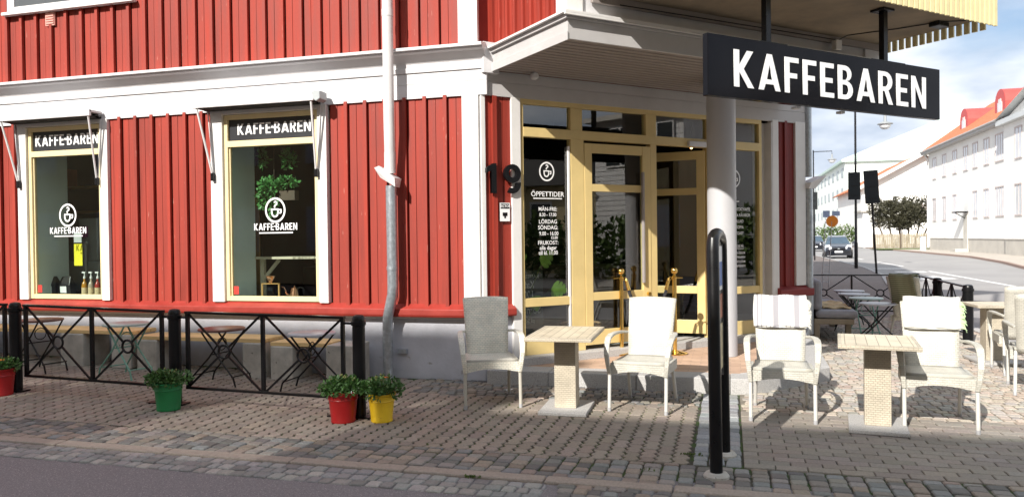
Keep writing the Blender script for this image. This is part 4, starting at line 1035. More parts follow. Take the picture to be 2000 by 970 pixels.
# ================================================================== THINGS BEHIND THE GLASS
# ivy hanging basket
iv = thing('hanging_plant', 'green ivy hanging in a wire basket inside the right shop window', 'plant', (-5.8, 8.95, 2.2), world=True)
IV = lambda x, y, z: (x-.20, y-.35, z+.04)
m = MB(IV); 
for c, r_, n_ in [((-5.50, 8.9, 2.62), (.06, .05, .14), 60), ((-5.12, 8.9, 2.60), (.10, .06, .13), 110), ((-5.40, 8.9, 2.26), (.15, .1, .10), 200), ((-5.18, 8.9, 2.30), (.16, .08, .06), 120), ((-5.52, 8.9, 2.12), (.07, .06, .12), 70), ((-5.36, 8.88, 2.02), (.06, .05, .12), 60)]: m.clump(c, r_, n_, .06)
m.build('ivy', LEAFI, iv)
m = MB(IV); m.tube([(-5.37, 8.95, 3.2), (-5.37, 8.95, 2.3)], .004, 5); m.box(-5.27, -5.05, 8.9, 9.0, 2.08, 2.2); m.build('basket', DKWOOD, iv)
# shelf plank with bracket and the wooden poster behind right window
sh = thing('window_shelf', 'pale wooden shelf plank with diagonal strut inside the right shop window', 'shelf', (-5.2, 9.0, 1.38), world=True)
m = MB(); m.box(-6.20, -5.0, 8.85, 9.1, 1.37, 1.40); m.build('plank', pm('pale_ply', (.62, .55, .42), .6, .1, 5), sh); m = MB(); m.bar((-5.98, 8.95, 1.10), (-5.74, 8.95, 1.36), .03, .04); m.box(-6.02, -5.96, 8.93, 8.98, .87, 1.369); m.build('strut', pm('pale_ply', (.6, .5, .4)), sh)
pb = thing('wooden_notice_board', 'tan wooden board lettered Honest Organic leaning inside the right shop window', 'board', (-5.8, 9.3, .9), world=True)
m = MB(); m.box(-6.66, -6.26, 9.28, 9.30, .6, 2.30); m.build('board', TANW, pb)
Tpb = lambda u, d, w: (u, 9.28+d, w)
text('Honest', Tpb, -6.46, -.004, 1.66, .085, 'lettering', BLKP, pb, bold=.03, sx=.85); text('Organic', Tpb, -6.46, -.004, 1.57, .045, 'lettering', BLKP, pb, bold=.02)
text('Third wave', Tpb, -6.46, -.004, 1.96, .035, 'lettering', BLKP, pb); text('Old School', Tpb, -6.46, -.004, 1.88, .035, 'lettering', BLKP, pb)
# copper kettle
KX = lambda x, y, z: (x-.16, y, z)
kt = thing('pour_kettle', 'copper gooseneck kettle in the lower right of the right shop window', 'kettle', (-5.05, 8.55, .88), world=True)
zs = .875
m = MB(KX); m.lathe([(.001, 0), (.062, 0), (.06, .02), (.038, .10), (.036, .11), (.001, .115)], (-5.08, 8.5), 20, z=zs+.035); m.lathe([(.008, 0), (.010, .015), (.001, .022)], (-5.08, 8.5), 10, z=zs+.15); m.build('body', COPP, kt, smooth=True)
m = MB(KX); m.tube([(-5.13, 8.5, zs+.06), (-5.19, 8.5, zs+.06), (-5.205, 8.5, zs+.11), (-5.23, 8.5, zs+.15), (-5.26, 8.5, zs+.155)], .007, 8); m.build('spout', COPP, kt)
m = MB(KX); m.tube([(-5.04, 8.5, zs+.14), (-4.99, 8.5, zs+.155), (-4.95, 8.5, zs+.14), (-4.945, 8.5, zs+.08)], .008, 8); m.build('handle', BLKP, kt)
dr = thing('coffee_dripper', 'copper pour-over cone on a glass jug and wooden stand in the right shop window', 'coffee maker', (-5.45, 8.5, .88), world=True)
m = MB(KX); m.lathe([(.02, 0), (.022, .02), (.065, .09), (.07, .092)], (-5.42, 8.5), 20, z=zs+.20); m.build('cone', COPP, dr, smooth=True)
m = MB(KX)
for x in (-5.54, -5.30): m.box(x-.008, x+.008, 8.49, 8.51, zs, zs+.20)
m.box(-5.54, -5.30, 8.48, 8.52, zs+.19, zs+.20); m.box(-5.55, -5.29, 8.44, 8.56, zs-.003, zs+.012); m.build('stand', TANW, dr)
m = MB(KX); m.lathe([(.001, 0), (.06, 0), (.062, .01), (.062, .10), (.035, .14)], (-5.42, 8.5), 18, z=zs+.014); m.build('jug', glassmat('jug_glass', 1.5, (.75, .8, .8)), dr, smooth=True)
# bottles, bags, paper in left window
def bottle(x, y, col, label, pump=True):
    t = thing('syrup_bottle', label, 'bottle', (x, y, zs), 0, 'syrup bottles in the left shop window')
    m = MB(); m.lathe([(.001, 0), (.036, 0), (.038, .01), (.038, .15), (.030, .19), (.013, .22), (.013, .25)], (0, 0), 16); m.build('bottle', col, t, smooth=True)
    m = MB(); m.lathe([(.0385, .04), (.0385, .13)], (0, 0), 16); m.build('paper_label', pm('label_'+col.name, (.55, .42, .25), .7, .3, 30), t)
    m = MB(); m.lathe([(.016, .25), (.016, .28), (.006, .285), (.006, .33)], (0, 0), 12); m.box(-.035, .015, -.008, .008, .325, .345); m.build('pump', LETW, t)
    return t
for i, (x, c, l) in enumerate([(-8.50, pm('amber', (.45, .2, .02), .2, .1, 5), 'amber syrup bottle with a gold body, leftmost of the pump bottles'), (-8.39, pm('clear_tan', (.4, .33, .25), .2, .1, 5), 'pale syrup bottle with white pump, second of the row'),
                               (-8.28, pm('red_syrup', (.35, .04, .03), .2, .1, 5), 'red-labelled syrup bottle with white pump, third of the row'), (-8.17, pm('dark_syrup', (.10, .06, .04), .2, .1, 5), 'dark syrup bottle with white pump, rightmost of the row')]):
    bottle(x, 8.52, c, l)
for x, l in ((-9.15, 'black coffee bag with white label, left one in the left shop window'), (-8.90, 'black coffee bag with white label, right one in the left shop window')):
    t = thing('coffee_bag', l, 'bag', (x, 8.62, zs), 0, 'coffee bags in the left shop window')
    m = MB(); m.add([(-.11, -.05, 0), (.11, -.05, 0), (.11, .05, 0), (-.11, .05, 0), (-.10, -.06, .16), (.10, -.06, .16), (.10, .06, .16), (-.10, .06, .16), (-.08, -.01, .27), (.07, -.01, .28), (.07, .01, .28), (-.08, .01, .27)],
        [(3, 2, 1, 0), (0, 1, 5, 4), (1, 2, 6, 5), (2, 3, 7, 6), (3, 0, 4, 7), (4, 5, 9, 8), (5, 6, 10, 9), (6, 7, 11, 10), (7, 4, 8, 11), (8, 9, 10, 11)]); m.build('sack', pm('black_foil', (.02, .02, .022), .3, .2, 9, .5, 20), t, bevel=.01)
    m = MB(); m.add([(-.06, -.063, .05), (.05, -.063, .05), (.05, -.067, .14), (-.06, -.067, .14)], [(0, 1, 2, 3)]); m.build('white_label', LETW, t)
m = MB(); m.box(-8.75, -8.61, 8.60, 8.604, 1.30, 1.60); tag(m.build('yellow_sheet', pm('yellow_paper', (.85, .75, .03), .6, .03, 4)), 'bright yellow paper sheet hanging in the left shop window', 'paper')
m = MB(); m.box(-8.76, -8.63, 8.61, 8.614, 1.62, 1.76); tag(m.build('price_card', pm('grey_card', (.5, .52, .52), .6, .1, 9)), 'small pale card above the yellow sheet in the left shop window', 'card')
ws = thing('wall_shelf', 'pair of wooden shelves with an orange box inside the left shop window', 'shelf', (-8.8, 9.6, 2), world=True)
m = MB(); m.box(-10.9, -9.0, 9.7, 9.95, 2.47, 2.50); m.box(-10.9, -9.0, 9.7, 9.95, 2.08, 2.11); m.build('shelf_board', TANW, ws)
m = MB(); m.box(-10.30, -10.0, 9.72, 9.92, 2.503, 2.78); tag(m.build('storage_box', pm('orange_box', (.55, .14, .03), .6, .1, 5), bevel=.01), 'orange box on the upper shelf inside the left shop window', 'box')
m = MB(); m.lathe([(.001, 0), (.055, 0), (.055, .16), (.03, .2)], (-9.5, 9.8), 14, z=2.502); tag(m.build('storage_jar', GRYM), 'grey jar on the upper shelf inside the left shop window', 'jar')
m = MB(); m.clump((-8.1, 9.2, 1.93), (.35, .1, .06), 90, .12); m.box(-8.45, -7.9, 9.15, 9.28, 1.62, 1.78); 
cm = thing('coffee_machine', 'coffee machine with a chrome top and purple sign inside the left shop window', 'machine', (-8.2, 9.3, .9), world=True)
m = MB(); m.box(-9.9, -8.9, 9.2, 9.55, .9, 1.35); m.box(-9.3, -8.95, 9.22, 9.5, 1.351, 1.98); m.build('housing', GRYM, cm, bevel=.02)
m = MB(); m.box(-9.7, -9.1, 9.18, 9.20, 1.70, 1.86); m.build('front_strip', pm('purple', (.25, .02, .18), .5, .1, 5), cm)
m = MB(); m.tube([(-9.1, 9.15, 1.1), (-9.1, 9.15, 1.6), (-9.05, 9.12, 1.62)], .02, 8); m.build('tap', CAPG, cm)
# monstera and chalk sign behind storefront glass
mo = thing('monstera_plant', 'large-leaved green houseplant behind the left entrance glass', 'plant', Tch(.8, .5, .25), world=True)
def bigleaf(m, p, d, n, L_):
    d = d.normalized(); x = d.cross(n).normalized(); out = []
    prof = [(0, .02), (.06, .30), (.2, .46), (.34, .48), (.36, .25), (.42, .46), (.56, .42), (.58, .2), (.64, .38), (.78, .28), (.80, .12), (.86, .18), (1, 0)]
    pts = [p+d*(a*L_)+x*(b*L_) for a, b in prof]+[p+d*(a*L_)-x*(b*L_) for a, b in prof[-2::-1]]
    c = [p+d*(a*L_) for a, _ in prof]
    k = len(prof)
    vs_ = pts[:k]+c+pts[k:]; f = []
    for i in range(k-1): f.append((i, i+1, k+i+1, k+i))
    m.add(pts[:k]+c, f); 
    pl = [p+d*(a*L_)-x*(b*L_) for a, b in prof]; m.add(c+pl, [(i, i+1, k+i+1, k+i) for i in range(k-1)])
m = MB(); stem = MB()
o0 = Vector(Tch(.75, .45, .45)); vx = Vector((S2, S2, 0)); vy = Vector((-S2, S2, 0))
for (s_, z, L_, dd, zz) in [(1.02, 1.28, .24, (.5, .4), 0), (.66, 1.12, .26, (-.6, .6), 0), (.62, .86, .26, (-.5, -.4), 0), (1.1, .98, .24, (.6, -.1), 0), (.72, 1.3, .22, (-.4, .8), 0), (.9, .9, .2, (.1, -.6), 0), (.6, .68, .2, (-.3, -.6), 0)]:
    p = Vector(Tch(s_, .30+random.uniform(-.05, .1), z)); bigleaf(m, p, vx*dd[0]+UP*dd[1], vy*.9+UP*.3, L_); stem.tube([o0, (o0+p)/2+UP*.08, p], .007, 5)
m.build('leaves', pm('monstera_green', (.22, .42, .06), .4, .25, 12), mo); stem.build('stem', LEAFT, mo)
m = MB(); m.lathe([(.001, 0), (.12, 0), (.16, .26), (.15, .26), (.001, .22)], (o0.x, o0.y), 20, z=.15); m.build('planter', pm('planter_grey', (.2, .2, .19), .7, .1, 5), mo)
ab = thing('chalk_board', 'dark menu board with reversed chalk lettering behind the entrance side glass', 'board', Tch(.9, .7, .15), world=True)
m = MB(Tch); m.box(.66, 1.14, .55, .57, .30, 1.20); m.build('board', pm('blackboard', (.04, .05, .05), .6, .2, 4), ab)
Tm = lambda u, d, w: Tch(1.8-u, d, w)
GREYL = pm('chalk', (.55, .57, .57), .8, .2, 20)
for tx, w_, hh in (('KAFFEBAREN', 1.10, .05), ('Kaffe', .98, .09), ('1000', .86, .09), ('Sommar', .66, .10), ('på Söder', .55, .05)): text(tx, Tm, .90, .54, w_, hh, 'chalk_lettering', GREYL, ab, bold=.01, sx=.85)
bk_ = thing('wicker_basket', 'wicker basket on the floor behind the closed glass door', 'basket', Tch(1.75, .6, .15), world=True)
m = MB()
cx, cy = Tch(1.75, .6, 0)[:2]
for k in range(9): m.tube([(cx+(.16+.012*k)*math.cos(a/20*6.283), cy+(.16+.012*k)*math.sin(a/20*6.283), .20+.035*k) for a in range(20)], .014, 6, True)
m.build('weave', pm('wicker', (.40, .24, .12), .7, .2, 20), bk_)
# pendant bulbs inside
bulb_m = emat('filament_bulb', (1, .55, .2), 6)
for i, (s_, d_, z_, l) in enumerate([(.75, .9, 2.98, 'small glowing bulb behind the leftmost transom pane'), (1.55, .9, 2.98, 'small glowing bulb behind the transom above the closed door'), (2.75, .9, 2.99, 'small glowing bulb behind the transom above the open door'), (4.05, 1.0, 2.95, 'small glowing bulb behind the rightmost transom pane')]):
    p = Tch(s_, d_, z_); t = thing('pendant_bulb', l, 'lamp', p, 0, 'filament bulbs hanging inside the entrance')
    m = MB(); m.lathe([(.001, -.045), (.02, -.03), (.024, -.01), (.014, .02), (.012, .03)], (0, 0), 12); m.build('bulb', bulb_m, t, smooth=True)
    m = MB(); m.lathe([(.016, .03), (.016, .075)], (0, 0), 10); m.tube([(0, 0, .07), (0, 0, 3.28-z_)], .003, 4); m.build('socket', BLKP, t)
# cafe chair & counter seen through right side light
cc = thing('interior_stool', 'black bar stool standing inside the right entrance side glass', 'stool', Tch(3.95, .8, .14), world=True)
m = MB(Tch); m.box(3.75, 4.05, .6, .9, .60, .65); m.build('seat', BLKP, cc)
for a, b in ((3.77, .62), (4.03, .62), (3.77, .88), (4.03, .88)): m = MB(Tch); m.tube([(a, b, .62), (a, b, .15)], .012, 6); m.build('leg', BLKP, cc)

# ================================================================== SOFA BENCH on the right
sf_ = thing('cushioned_sofa', 'wooden outdoor sofa with grey cushions along the side wall on the right', 'sofa', (1.2, 12.3, 0), world=True)
m = MB(); m.box(1.22, 1.78, 12.35, 14.6, .26, .34); m.box(1.22, 1.30, 12.35, 12.45, 0, .26); m.box(1.68, 1.76, 12.5, 12.6, 0, .26); m.box(1.68, 1.76, 14.4, 14.5, 0, .26); m.build('frame', WOOD, sf_, bevel=.006)
m = MB(); m.box(1.14, 1.19, 12.32, 14.6, .0, .98); m.build('backrest', DKWOOD, sf_, bevel=.006)
for y0_, y1_ in ((12.36, 13.1), (13.12, 13.85), (13.87, 14.6)):
    m = MB(); m.box(1.24, 1.84, y0_, y1_, .345, .47); m.build('seat_cushion', CUSH, sf_, bevel=.05)
    m = MB(); m.box(1.20, 1.34, y0_, y1_, .47, .92); m.build('back_cushion', CUSH, sf_, bevel=.05)
t = thing('blanket', 'rumpled tan blanket lying on the grey sofa seat', 'blanket', (1.5, 13, .48), world=True, group='blankets on the sofa')
m = MB(); m.grid(lambda u, v: (1.36+u*.40+.03*math.sin(v*9), 12.55+v*1.3, .485+.012*math.sin(u*11+v*7)+.012*math.sin(v*19)), 20, 30); m.build('cloth', BLKT, t, smooth=True, solid=.016)

# ================================================================== STREET BEYOND
def lamp(loc, h, arm, label):
    t = thing('street_lamp', label, 'street lamp', loc, 0, 'tall street lamps')
    m = MB(); m.tube([(0, 0, 0), (0, 0, 1.2), (0, 0, 1.25), (0, 0, h)], [.085, .085, .06, .045], 12); m.build('pole', BLKP, t, smooth=True)
    m = MB(); m.tube([(0, 0, h-.12), (arm, 0, h-.12), (arm, 0, h-.45)], .03, 8); m.build('arm', BLKP, t)
    m = MB(); m.lathe([(.06, 0), (.07, -.30), (.34, -.42), (.34, -.45), (.1, -.44)], (arm, 0), 20, z=h-.35); sh_ = m.build('lamp_shade', GRYM, t, smooth=True)
    m = MB(); m.lathe([(.26, 0), (.24, -.12), (.14, -.22), (.001, -.25)], (arm, 0), 16, z=h-.80); m.build('globe', LAMPG, sh_, smooth=True)
    return t
lamp((5.83, 39.8, -.02), 7.6, 1.3, 'nearer tall street lamp carrying a traffic sign, its head hanging below the cafe sign')
lamp((6.35, 64, -.02), 8.2, 1.35, 'farther street lamp standing left of the parked car')
def backsign(name, loc, h0, h1, w, label, lean=0, pole=True, ph=None):
    t = thing(name, label, 'traffic sign', loc, 0, 'backs of traffic signs'); t.rotation_euler = (0, lean, R(8))
    if pole: m = MB(); m.tube([(0, 0, 0), (0, 0, h1-.1)], .045, 10); m.build('pole', BLKP, t)
    m = MB(); m.box(-w/2, w/2, -.07, -.05, h0, h1); m.build('plate', DKGRY, t)
    m = MB()
    for z in (h0+.2, h0+(h1-h0)*.5, h1-.2): m.box(-w*.3, w*.3, -.075, -.071+.02, z-.02, z+.02)
    m.build('bracket', BLKP, t)
    return t
backsign('traffic_sign', (5.72, 39.6, 0), 3.25, 4.55, .55, 'dark back of a tall sign fixed to the nearer lamp post', 0, False)
backsign('traffic_sign', (5.76, 34.1, 0), 2.85, 4.20, .56, 'dark back of a two-part sign on a leaning pole right of the lamp post', R(-3.2))
backsign('traffic_sign', (5.2, 52, 0), 3.2, 4.3, .35, 'small dark sign seen beside the far end of the cafe drain pipe', 0)
# road works sign on a ladder-like stand
t = thing('roadwork_sign', 'orange roadwork sign with blue and white plates on a thin ladder stand', 'traffic sign', (2.75, 24.6, 0))
m = MB()
for s_ in (-.09, .09): m.tube([(s_, 0, 0), (s_+.10, 0, 2.0)], .012, 6)
for k in range(8): m.tube([(-.09+.0125*k, 0, .2+.25*k), (.09+.0125*k, 0, .2+.25*k)], .008, 5)
m.build('ladder_stand', GALV, t)
m = MB(); m.lathe([(.001, -.01), (.17, -.01), (.17, .01), (.001, .01)], (.2, 2.0), 20, 'y'); m.build('orange_disc', ORNG, t)
m = MB(); m.box(-.05, .14, .02, .03, 2.12, 2.32); m.box(.20, .42, .02, .03, 2.16, 2.30); m.build('blue_plate', pm('pale_blue_sign', (.35, .5, .72), .5, .1, 5), t)
# cars
def car(loc, rz, label, sc=1):
    t = thing('parked_car', label, 'car', loc, rz, 'dark cars by the kerb')
    W = .88*sc
    # body as cross-sections along y (front at -y)
    prof = [(-2.0, .35, .62, .80), (-1.9, .22, .80, .92), (-1.5, .20, .93, .98), (-.95, .20, 1.02, 1.0), (-.2, .2, 1.04, 1.0), (1.2, .2, 1.05, 1.0), (1.85, .25, .98, .95), (2.0, .4, .85, .86)]
    m = MB(); v = []; N = 8
    for (y, z0, z1, k) in prof:
        w = W*k; v += [(-w*.92, y, z0), (-w, y, z0+.15), (-w*1.0, y, (z0+z1)/2), (-w*.93, y, z1-.03), (-w*.6, y, z1+.03), (w*.6, y, z1+.03), (w*.93, y, z1-.03), (w, y, (z0+z1)/2), (w, y, z0+.15), (w*.92, y, z0)]
    N = 10; f = [tuple(range(N)), tuple(range(len(v)-1, len(v)-N-1, -1))]
    for i in range(len(prof)-1):
        for k in range(N): f.append((i*N+k, (i+1)*N+k, (i+1)*N+(k+1) % N, i*N+(k+1) % N))
    m.add(v, f); b = m.build('body', CAR, t, smooth=True, bevel=.03)
    m = MB(); c = [(-1.0, 1.0, .84), (-.35, 1.48, .66), (.1, 1.54, .66), (1.2, 1.50, .64), (1.75, 1.0, .78)]
    v = []
    for (y, z, k) in c: v += [(-W*k, y, z), (W*k, y, z)]
    for (y, z, k) in c: v += [(-W*.9, y, .98), (W*.9, y, .98)]
    f = [(2*i, 2*i+1, 2*i+3, 2*i+2) for i in range(4)]+[(2*i, 2*i+2, 10+2*i+2, 10+2*i) for i in range(4)]+[(2*i+1, 10+2*i+1, 10+2*i+3, 2*i+3) for i in range(4)]
    m.add(v, f); m.build('greenhouse_glass', CARG, t, bevel=.03)
    m = MB(); m.add([(-W*.64, -.36, 1.49), (W*.64, -.36, 1.49), (W*.62, 1.2, 1.52), (-W*.62, 1.2, 1.52), (-W*.6, .4, 1.58), (W*.6, .4, 1.58)], [(0, 1, 5, 4), (4, 5, 2, 3)]); m.build('roof_panel', CAR, t, solid=.03)
    for s in (-1, 1):
        m = MB(); m.add([(s*W*.90, -1.80, .72), (s*W*.50, -2.01, .66), (s*W*.48, -1.96, .80), (s*W*.62, -1.72, .93), (s*W*.90, -1.62, .90)], [(0, 1, 2, 3, 4) if s > 0 else (4, 3, 2, 1, 0)]); m.build('headlight', LAMPG, t, solid=.05)
        m = MB(); m.add([(s*W*1.0, -.75, 1.02), (s*W*1.2, -.72, 1.04), (s*W*1.2, -.70, 1.18), (s*W*1.02, -.70, 1.16)], [(0, 1, 2, 3)]); m.build('wing_mirror', CAR, t, solid=.08)
        for y in (-1.3, 1.25):
            m = MB(); m.lathe([(.2, -.1), (.31, -.1), (.32, 0), (.31, .1), (.2, .1)], (y, .32), 20, 'x', s*W*.9); w_ = m.build('wheel', TYRE, t, smooth=True)
            m = MB(); m.lathe([(.001, -.02), (.2, -.02), (.2, .02), (.001, .02)], (y, .32), 16, 'x', s*(W*.9+.09)); m.build('rim', GRYM, w_)
    m = MB(); m.box(-.26, .26, -2.045, -2.02, .42, .53); m.build('number_plate', LETW, t)
    m = MB(); m.box(-.42, .42, -2.03, -2.0, .60, .72); g_ = m.build('grille', BLKP, t, bevel=.01)
    m = MB(); m.box(-.06, .06, -2.05, -2.031, .65, .71); m.build('badge', GRYM, g_)
    return t
car((7.45, 59.5, -.06), R(-4), 'dark blue hatchback parked at the kerb, nearer of the two cars', 1.05)
car((8.4, 84, -.06), R(-5), 'dark car farther down the street, partly behind the cafe corner', 1.1)

def house_win(parent, x, y, z0, z1, w, cross=True):
    m = MB(); m.box(x-.06, x+.02, y-w/2-.07, y+w/2+.07, z0-.07, z0); m.box(x-.06, x+.02, y-w/2-.07, y+w/2+.07, z1, z1+.09); m.box(x-.04, x+.02, y-w/2-.06, y-w/2, z0, z1); m.box(x-.04, x+.02, y+w/2, y+w/2+.06, z0, z1)
    m.box(x-.03, x+.02, y-.03, y+.03, z0, z1)
    if w > 1.8: m.box(x-.03, x+.02, y-w/4-.03, y-w/4+.03, z0, z1); m.box(x-.03, x+.02, y+w/4-.03, y+w/4+.03, z0, z1)
    f = m.build('window', WTRIM, parent)
    m = MB(); m.box(x-.012, x-.002, y-w/2, y+w/2, z0, z1); m.build('pane', GLASF, f)
# two-storey house with orange roof
ch = thing('cream_house', 'two-storey cream house with orange tiled roof and two red round-topped dormers, at the right edge', 'house', (19, 62, 0), world=True)
HX = 19.0
m = MB(); m.box(HX, HX+11, 61.6, 84.3, 1.15, 9.6); m.build('wall', HOUS, ch)
m = MB(); m.box(HX+.06, HX+10.9, 61.7, 84.2, -.1, 1.14); m.build('foundation', FOUN, ch)
m = MB(); m.prism([(HX-.55, 9.55), (HX-.55, 9.75), (HX+5.5, 14.1), (HX+11.5, 9.75), (HX+11.5, 9.55)], 61.2, 84.8, 'y'); m.build('roof', ROOFT, ch)
m = MB(); m.box(HX-.58, HX-.02, 61.2, 84.8, 9.36, 9.54); m.tube([(HX-.62, 61.2, 9.62), (HX-.62, 84.8, 9.62)], .09, 8); m.build('eaves', pm('eaves_grey', (.42, .41, .40), .6, .1, 2), ch)
for yy_ in (63.4, 66.5, 69.3, 71.9, 75.1, 78.5, 82.0): house_win(ch, HX, yy_, 6.85, 8.75, 2.0 if yy_ < 64 else 1.15)
for yy_ in (63.4, 66.5, 69.3, 75.1, 78.5, 82.0): house_win(ch, HX, yy_, 2.85, 4.9, 2.0 if yy_ < 64 else 1.15)
m = MB(); m.box(HX-.05, HX+.03, 71.4, 72.5, .3, 3.1); m.build('door', pm('pale_door', (.55, .52, .46), .6, .1, 2), ch)
m = MB(); m.box(HX-.9, HX, 71.3, 72.6, 3.3, 3.4); m.bar((HX-.8, 71.95, 3.3), (HX, 71.95, 2.8), .06, .06); m.build('door_canopy', BLKP, ch)
m = MB(); m.box(HX-1.0, HX, 71.2, 72.7, -.05, .3); m.build('doorstep', FOUN, ch)
for yy_ in (61.8, 84.1): m = MB(); m.tube([(HX-.5, yy_, 9.5), (HX-.15, yy_, 8.9), (HX-.12, yy_, .2)], .07, 8); m.build('drain_pipe', WHT, ch)
for yy_ in (66.8, 76.2):
    m = MB(); n = 10; x0_ = HX+1.0
    pr = [(yy_-1.2, 10.0), (yy_-1.2, 11.5)]+[(yy_+1.2*math.cos(a), 11.5+1.05*math.sin(a)) for a in [math.pi-(i+1)*math.pi/10 for i in range(9)]]+[(yy_+1.2, 11.5), (yy_+1.2, 10.0)]
    m.prism(pr, x0_, x0_+5.5, 'x'); dm = m.build('dormer', DORM, ch)
    m = MB(); m.box(x0_-.04, x0_-.005, yy_-.5, yy_+.5, 10.75, 11.55); m.box(x0_-.04, x0_-.005, yy_-.3, yy_+.3, 11.55, 11.8); wq = m.build('dormer_window', WHT, dm)
    m = MB(); m.box(x0_-.05, x0_-.041, yy_-.42, yy_-.05, 10.82, 11.5); m.box(x0_-.05, x0_-.041, yy_+.05, yy_+.42, 10.82, 11.5); m.build('pane', GLASF, wq)
# neighbour wing (white gable, right of it)
wg = thing('white_gabled_house', 'white house with a pale gable just cut off at the right edge', 'house', (19, 50, 0), world=True)
m = MB(); m.box(18.6, 30, 36, 61.4, 1.15, 9.4); m.prism([(36, 9.4), (61.4, 9.4), (48.7, 12.2)], 18.6, 30, 'x'); m.build('wall', HOUS, wg)
m = MB(); m.box(18.66, 30, 36.1, 61.3, -.1, 1.14); m.build('foundation', FOUN, wg)
m = MB(); m.box(18.2, 18.59, 35.5, 61.8, 9.1, 9.45); m.add([(18.1, 61.9, 9.45), (18.1, 48.7, 12.5), (30, 48.7, 12.5), (30, 61.9, 9.45)], [(0, 1, 2, 3)]); m.add([(18.1, 35.4, 9.45), (18.1, 48.7, 12.5), (30, 48.7, 12.5), (30, 35.4, 9.45)], [(3, 2, 1, 0)]); m.build('roof', pm('pale_roof', (.6, .62, .62), .5, .05, 1), wg)
for yy_ in (39, 44, 49, 54, 58.5): house_win(wg, 18.6, yy_, 6.6, 8.6, 1.2); house_win(wg, 18.6, yy_, 2.8, 4.8, 1.2)
# gabled building behind the tree
gh = thing('gable_front_house', 'white gable-fronted house with a strip of orange roof behind the purple tree', 'house', (23, 106, 0), world=True)
m = MB(); m.prism([(16.2, 0), (30.5, 0), (30.5, 7.6), (23.3, 11.3), (16.2, 7.6)], 106, 128, 'y'); m.build('wall', HOUS, gh)
m = MB()
for a, b in (((15.5, 7.3), (23.3, 11.6)), ((31.2, 7.3), (23.3, 11.6))):
    m.add([(a[0], 105.2, a[1]), (b[0], 105.2, b[1]), (b[0], 128.5, b[1]), (a[0], 128.5, a[1])], [(0, 1, 2, 3)])
m.build('roof', ROOFT, gh, solid=.15)
m = MB(); m.bar((15.5, 105.1, 7.25), (23.3, 105.1, 11.55), .25, .4); m.bar((31.2, 105.1, 7.25), (23.3, 105.1, 11.55), .25, .4); m.build('barge_board', WHT, gh)
m = MB(); m.box(21.6, 24.0, 105.9, 105.99, 3.6, 5.3); m.build('gable_window', WTRIM, gh)
m = MB(); m.box(15.6, 19.5, 101, 105.9, 0, 4.3); m.build('annex', HOUS, gh); m = MB(); m.box(15.3, 19.8, 100.7, 106, 4.3, 4.5); m.build('annex_roof', FOUN, gh)
# large pale building at the far end
lb = thing('pale_green_block', 'long pale green four-storey building with a huge pale roof at the street end', 'building', (19, 138, 0), world=True)
m = MB(); m.box(18.6, 60, 138, 240, 0, 13.6); m.build('wall', HOUG, lb)
m = MB(); m.box(18.0, 60.6, 137.4, 240.6, 13.6, 14.0); m.add([(18.0, 137.4, 14), (60.6, 137.4, 14), (60.6, 240.6, 14), (18, 240.6, 14), (34, 139.5, 20.5), (44, 139.5, 20.5), (44, 222, 20.5), (34, 222, 20.5)], [(0, 1, 5, 4), (1, 2, 6, 5), (2, 3, 7, 6), (3, 0, 4, 7), (4, 5, 6, 7)]); m.build('roof', ROOFG, lb)
for fl in range(4):
    for k in range(16):
        y_ = 141+k*6.0; z_ = 1.4+fl*3.3
        m = MB(); m.box(18.52, 18.59, y_-1.1, y_+1.1, z_, z_+1.5); m.build('window', pm('dull_window', (.33, .37, .37), .3, .2, .4), lb)
for z_ in (2.4, 5.7, 9.0):
    m = MB(); m.box(24, 26, 137.9, 137.99, z_, z_+1.4); m.build('window', pm('dull_window', (.3, .3, .3)), lb)
# tree with several stems
def tree(name, label, loc, stems, clumps, leafm, n, size):
    t = thing(name, label, 'tree', loc)
    m = MB()
    for s in stems: m.tube(s, [.13, .10, .05], 8)
    m.build('trunk', BARK, t)
    m = MB()
    for c, r_ in clumps: m.clump(c, r_, n, size)
    m.build('crown', leafm, t); return t
cl = []
for k in range(44):
    a = random.uniform(0, 6.28); q = random.random()**.5*2.7; cl.append(((q*math.cos(a), q*math.sin(a)*.8, 4.0+random.uniform(-2.3, 2.0)*(1-q/5)), (.85, .85, .75)))
tree('purple_leaved_tree', 'low multi-stemmed tree with dark purple-brown leaves behind the wooden fence', (18.3, 93, 0), [[(x, 0, 0), (x*1.2, 0, 1.4), (x*1.6, 0, 3.2)] for x in (-1.6, -.9, -.2, .5, 1.2, 1.8)], cl, LEAFP, 230, .24)
cl = [((random.uniform(-2, 2), random.uniform(-2, 2), 4.5+random.uniform(-2.4, 2)), (1.2, 1.2, 1.0)) for _ in range(16)]
tree('green_street_tree', 'bright green tree at the far end of the street beside the cafe corner', (6.2, 96, 0), [[(0, 0, 0), (.1, 0, 2), (0, 0, 4.5)]], cl, LEAFT, 200, .35)
m = MB()
for k in range(14): m.clump((11.5+k*.42, 110, 1.5+random.uniform(-.2, .2)), (.6, .8, 1.3), 120, .3)
tag(m.build('clipped_hedge', LEAFT), 'reddish-green hedge across the street end above the parked car', 'hedge')
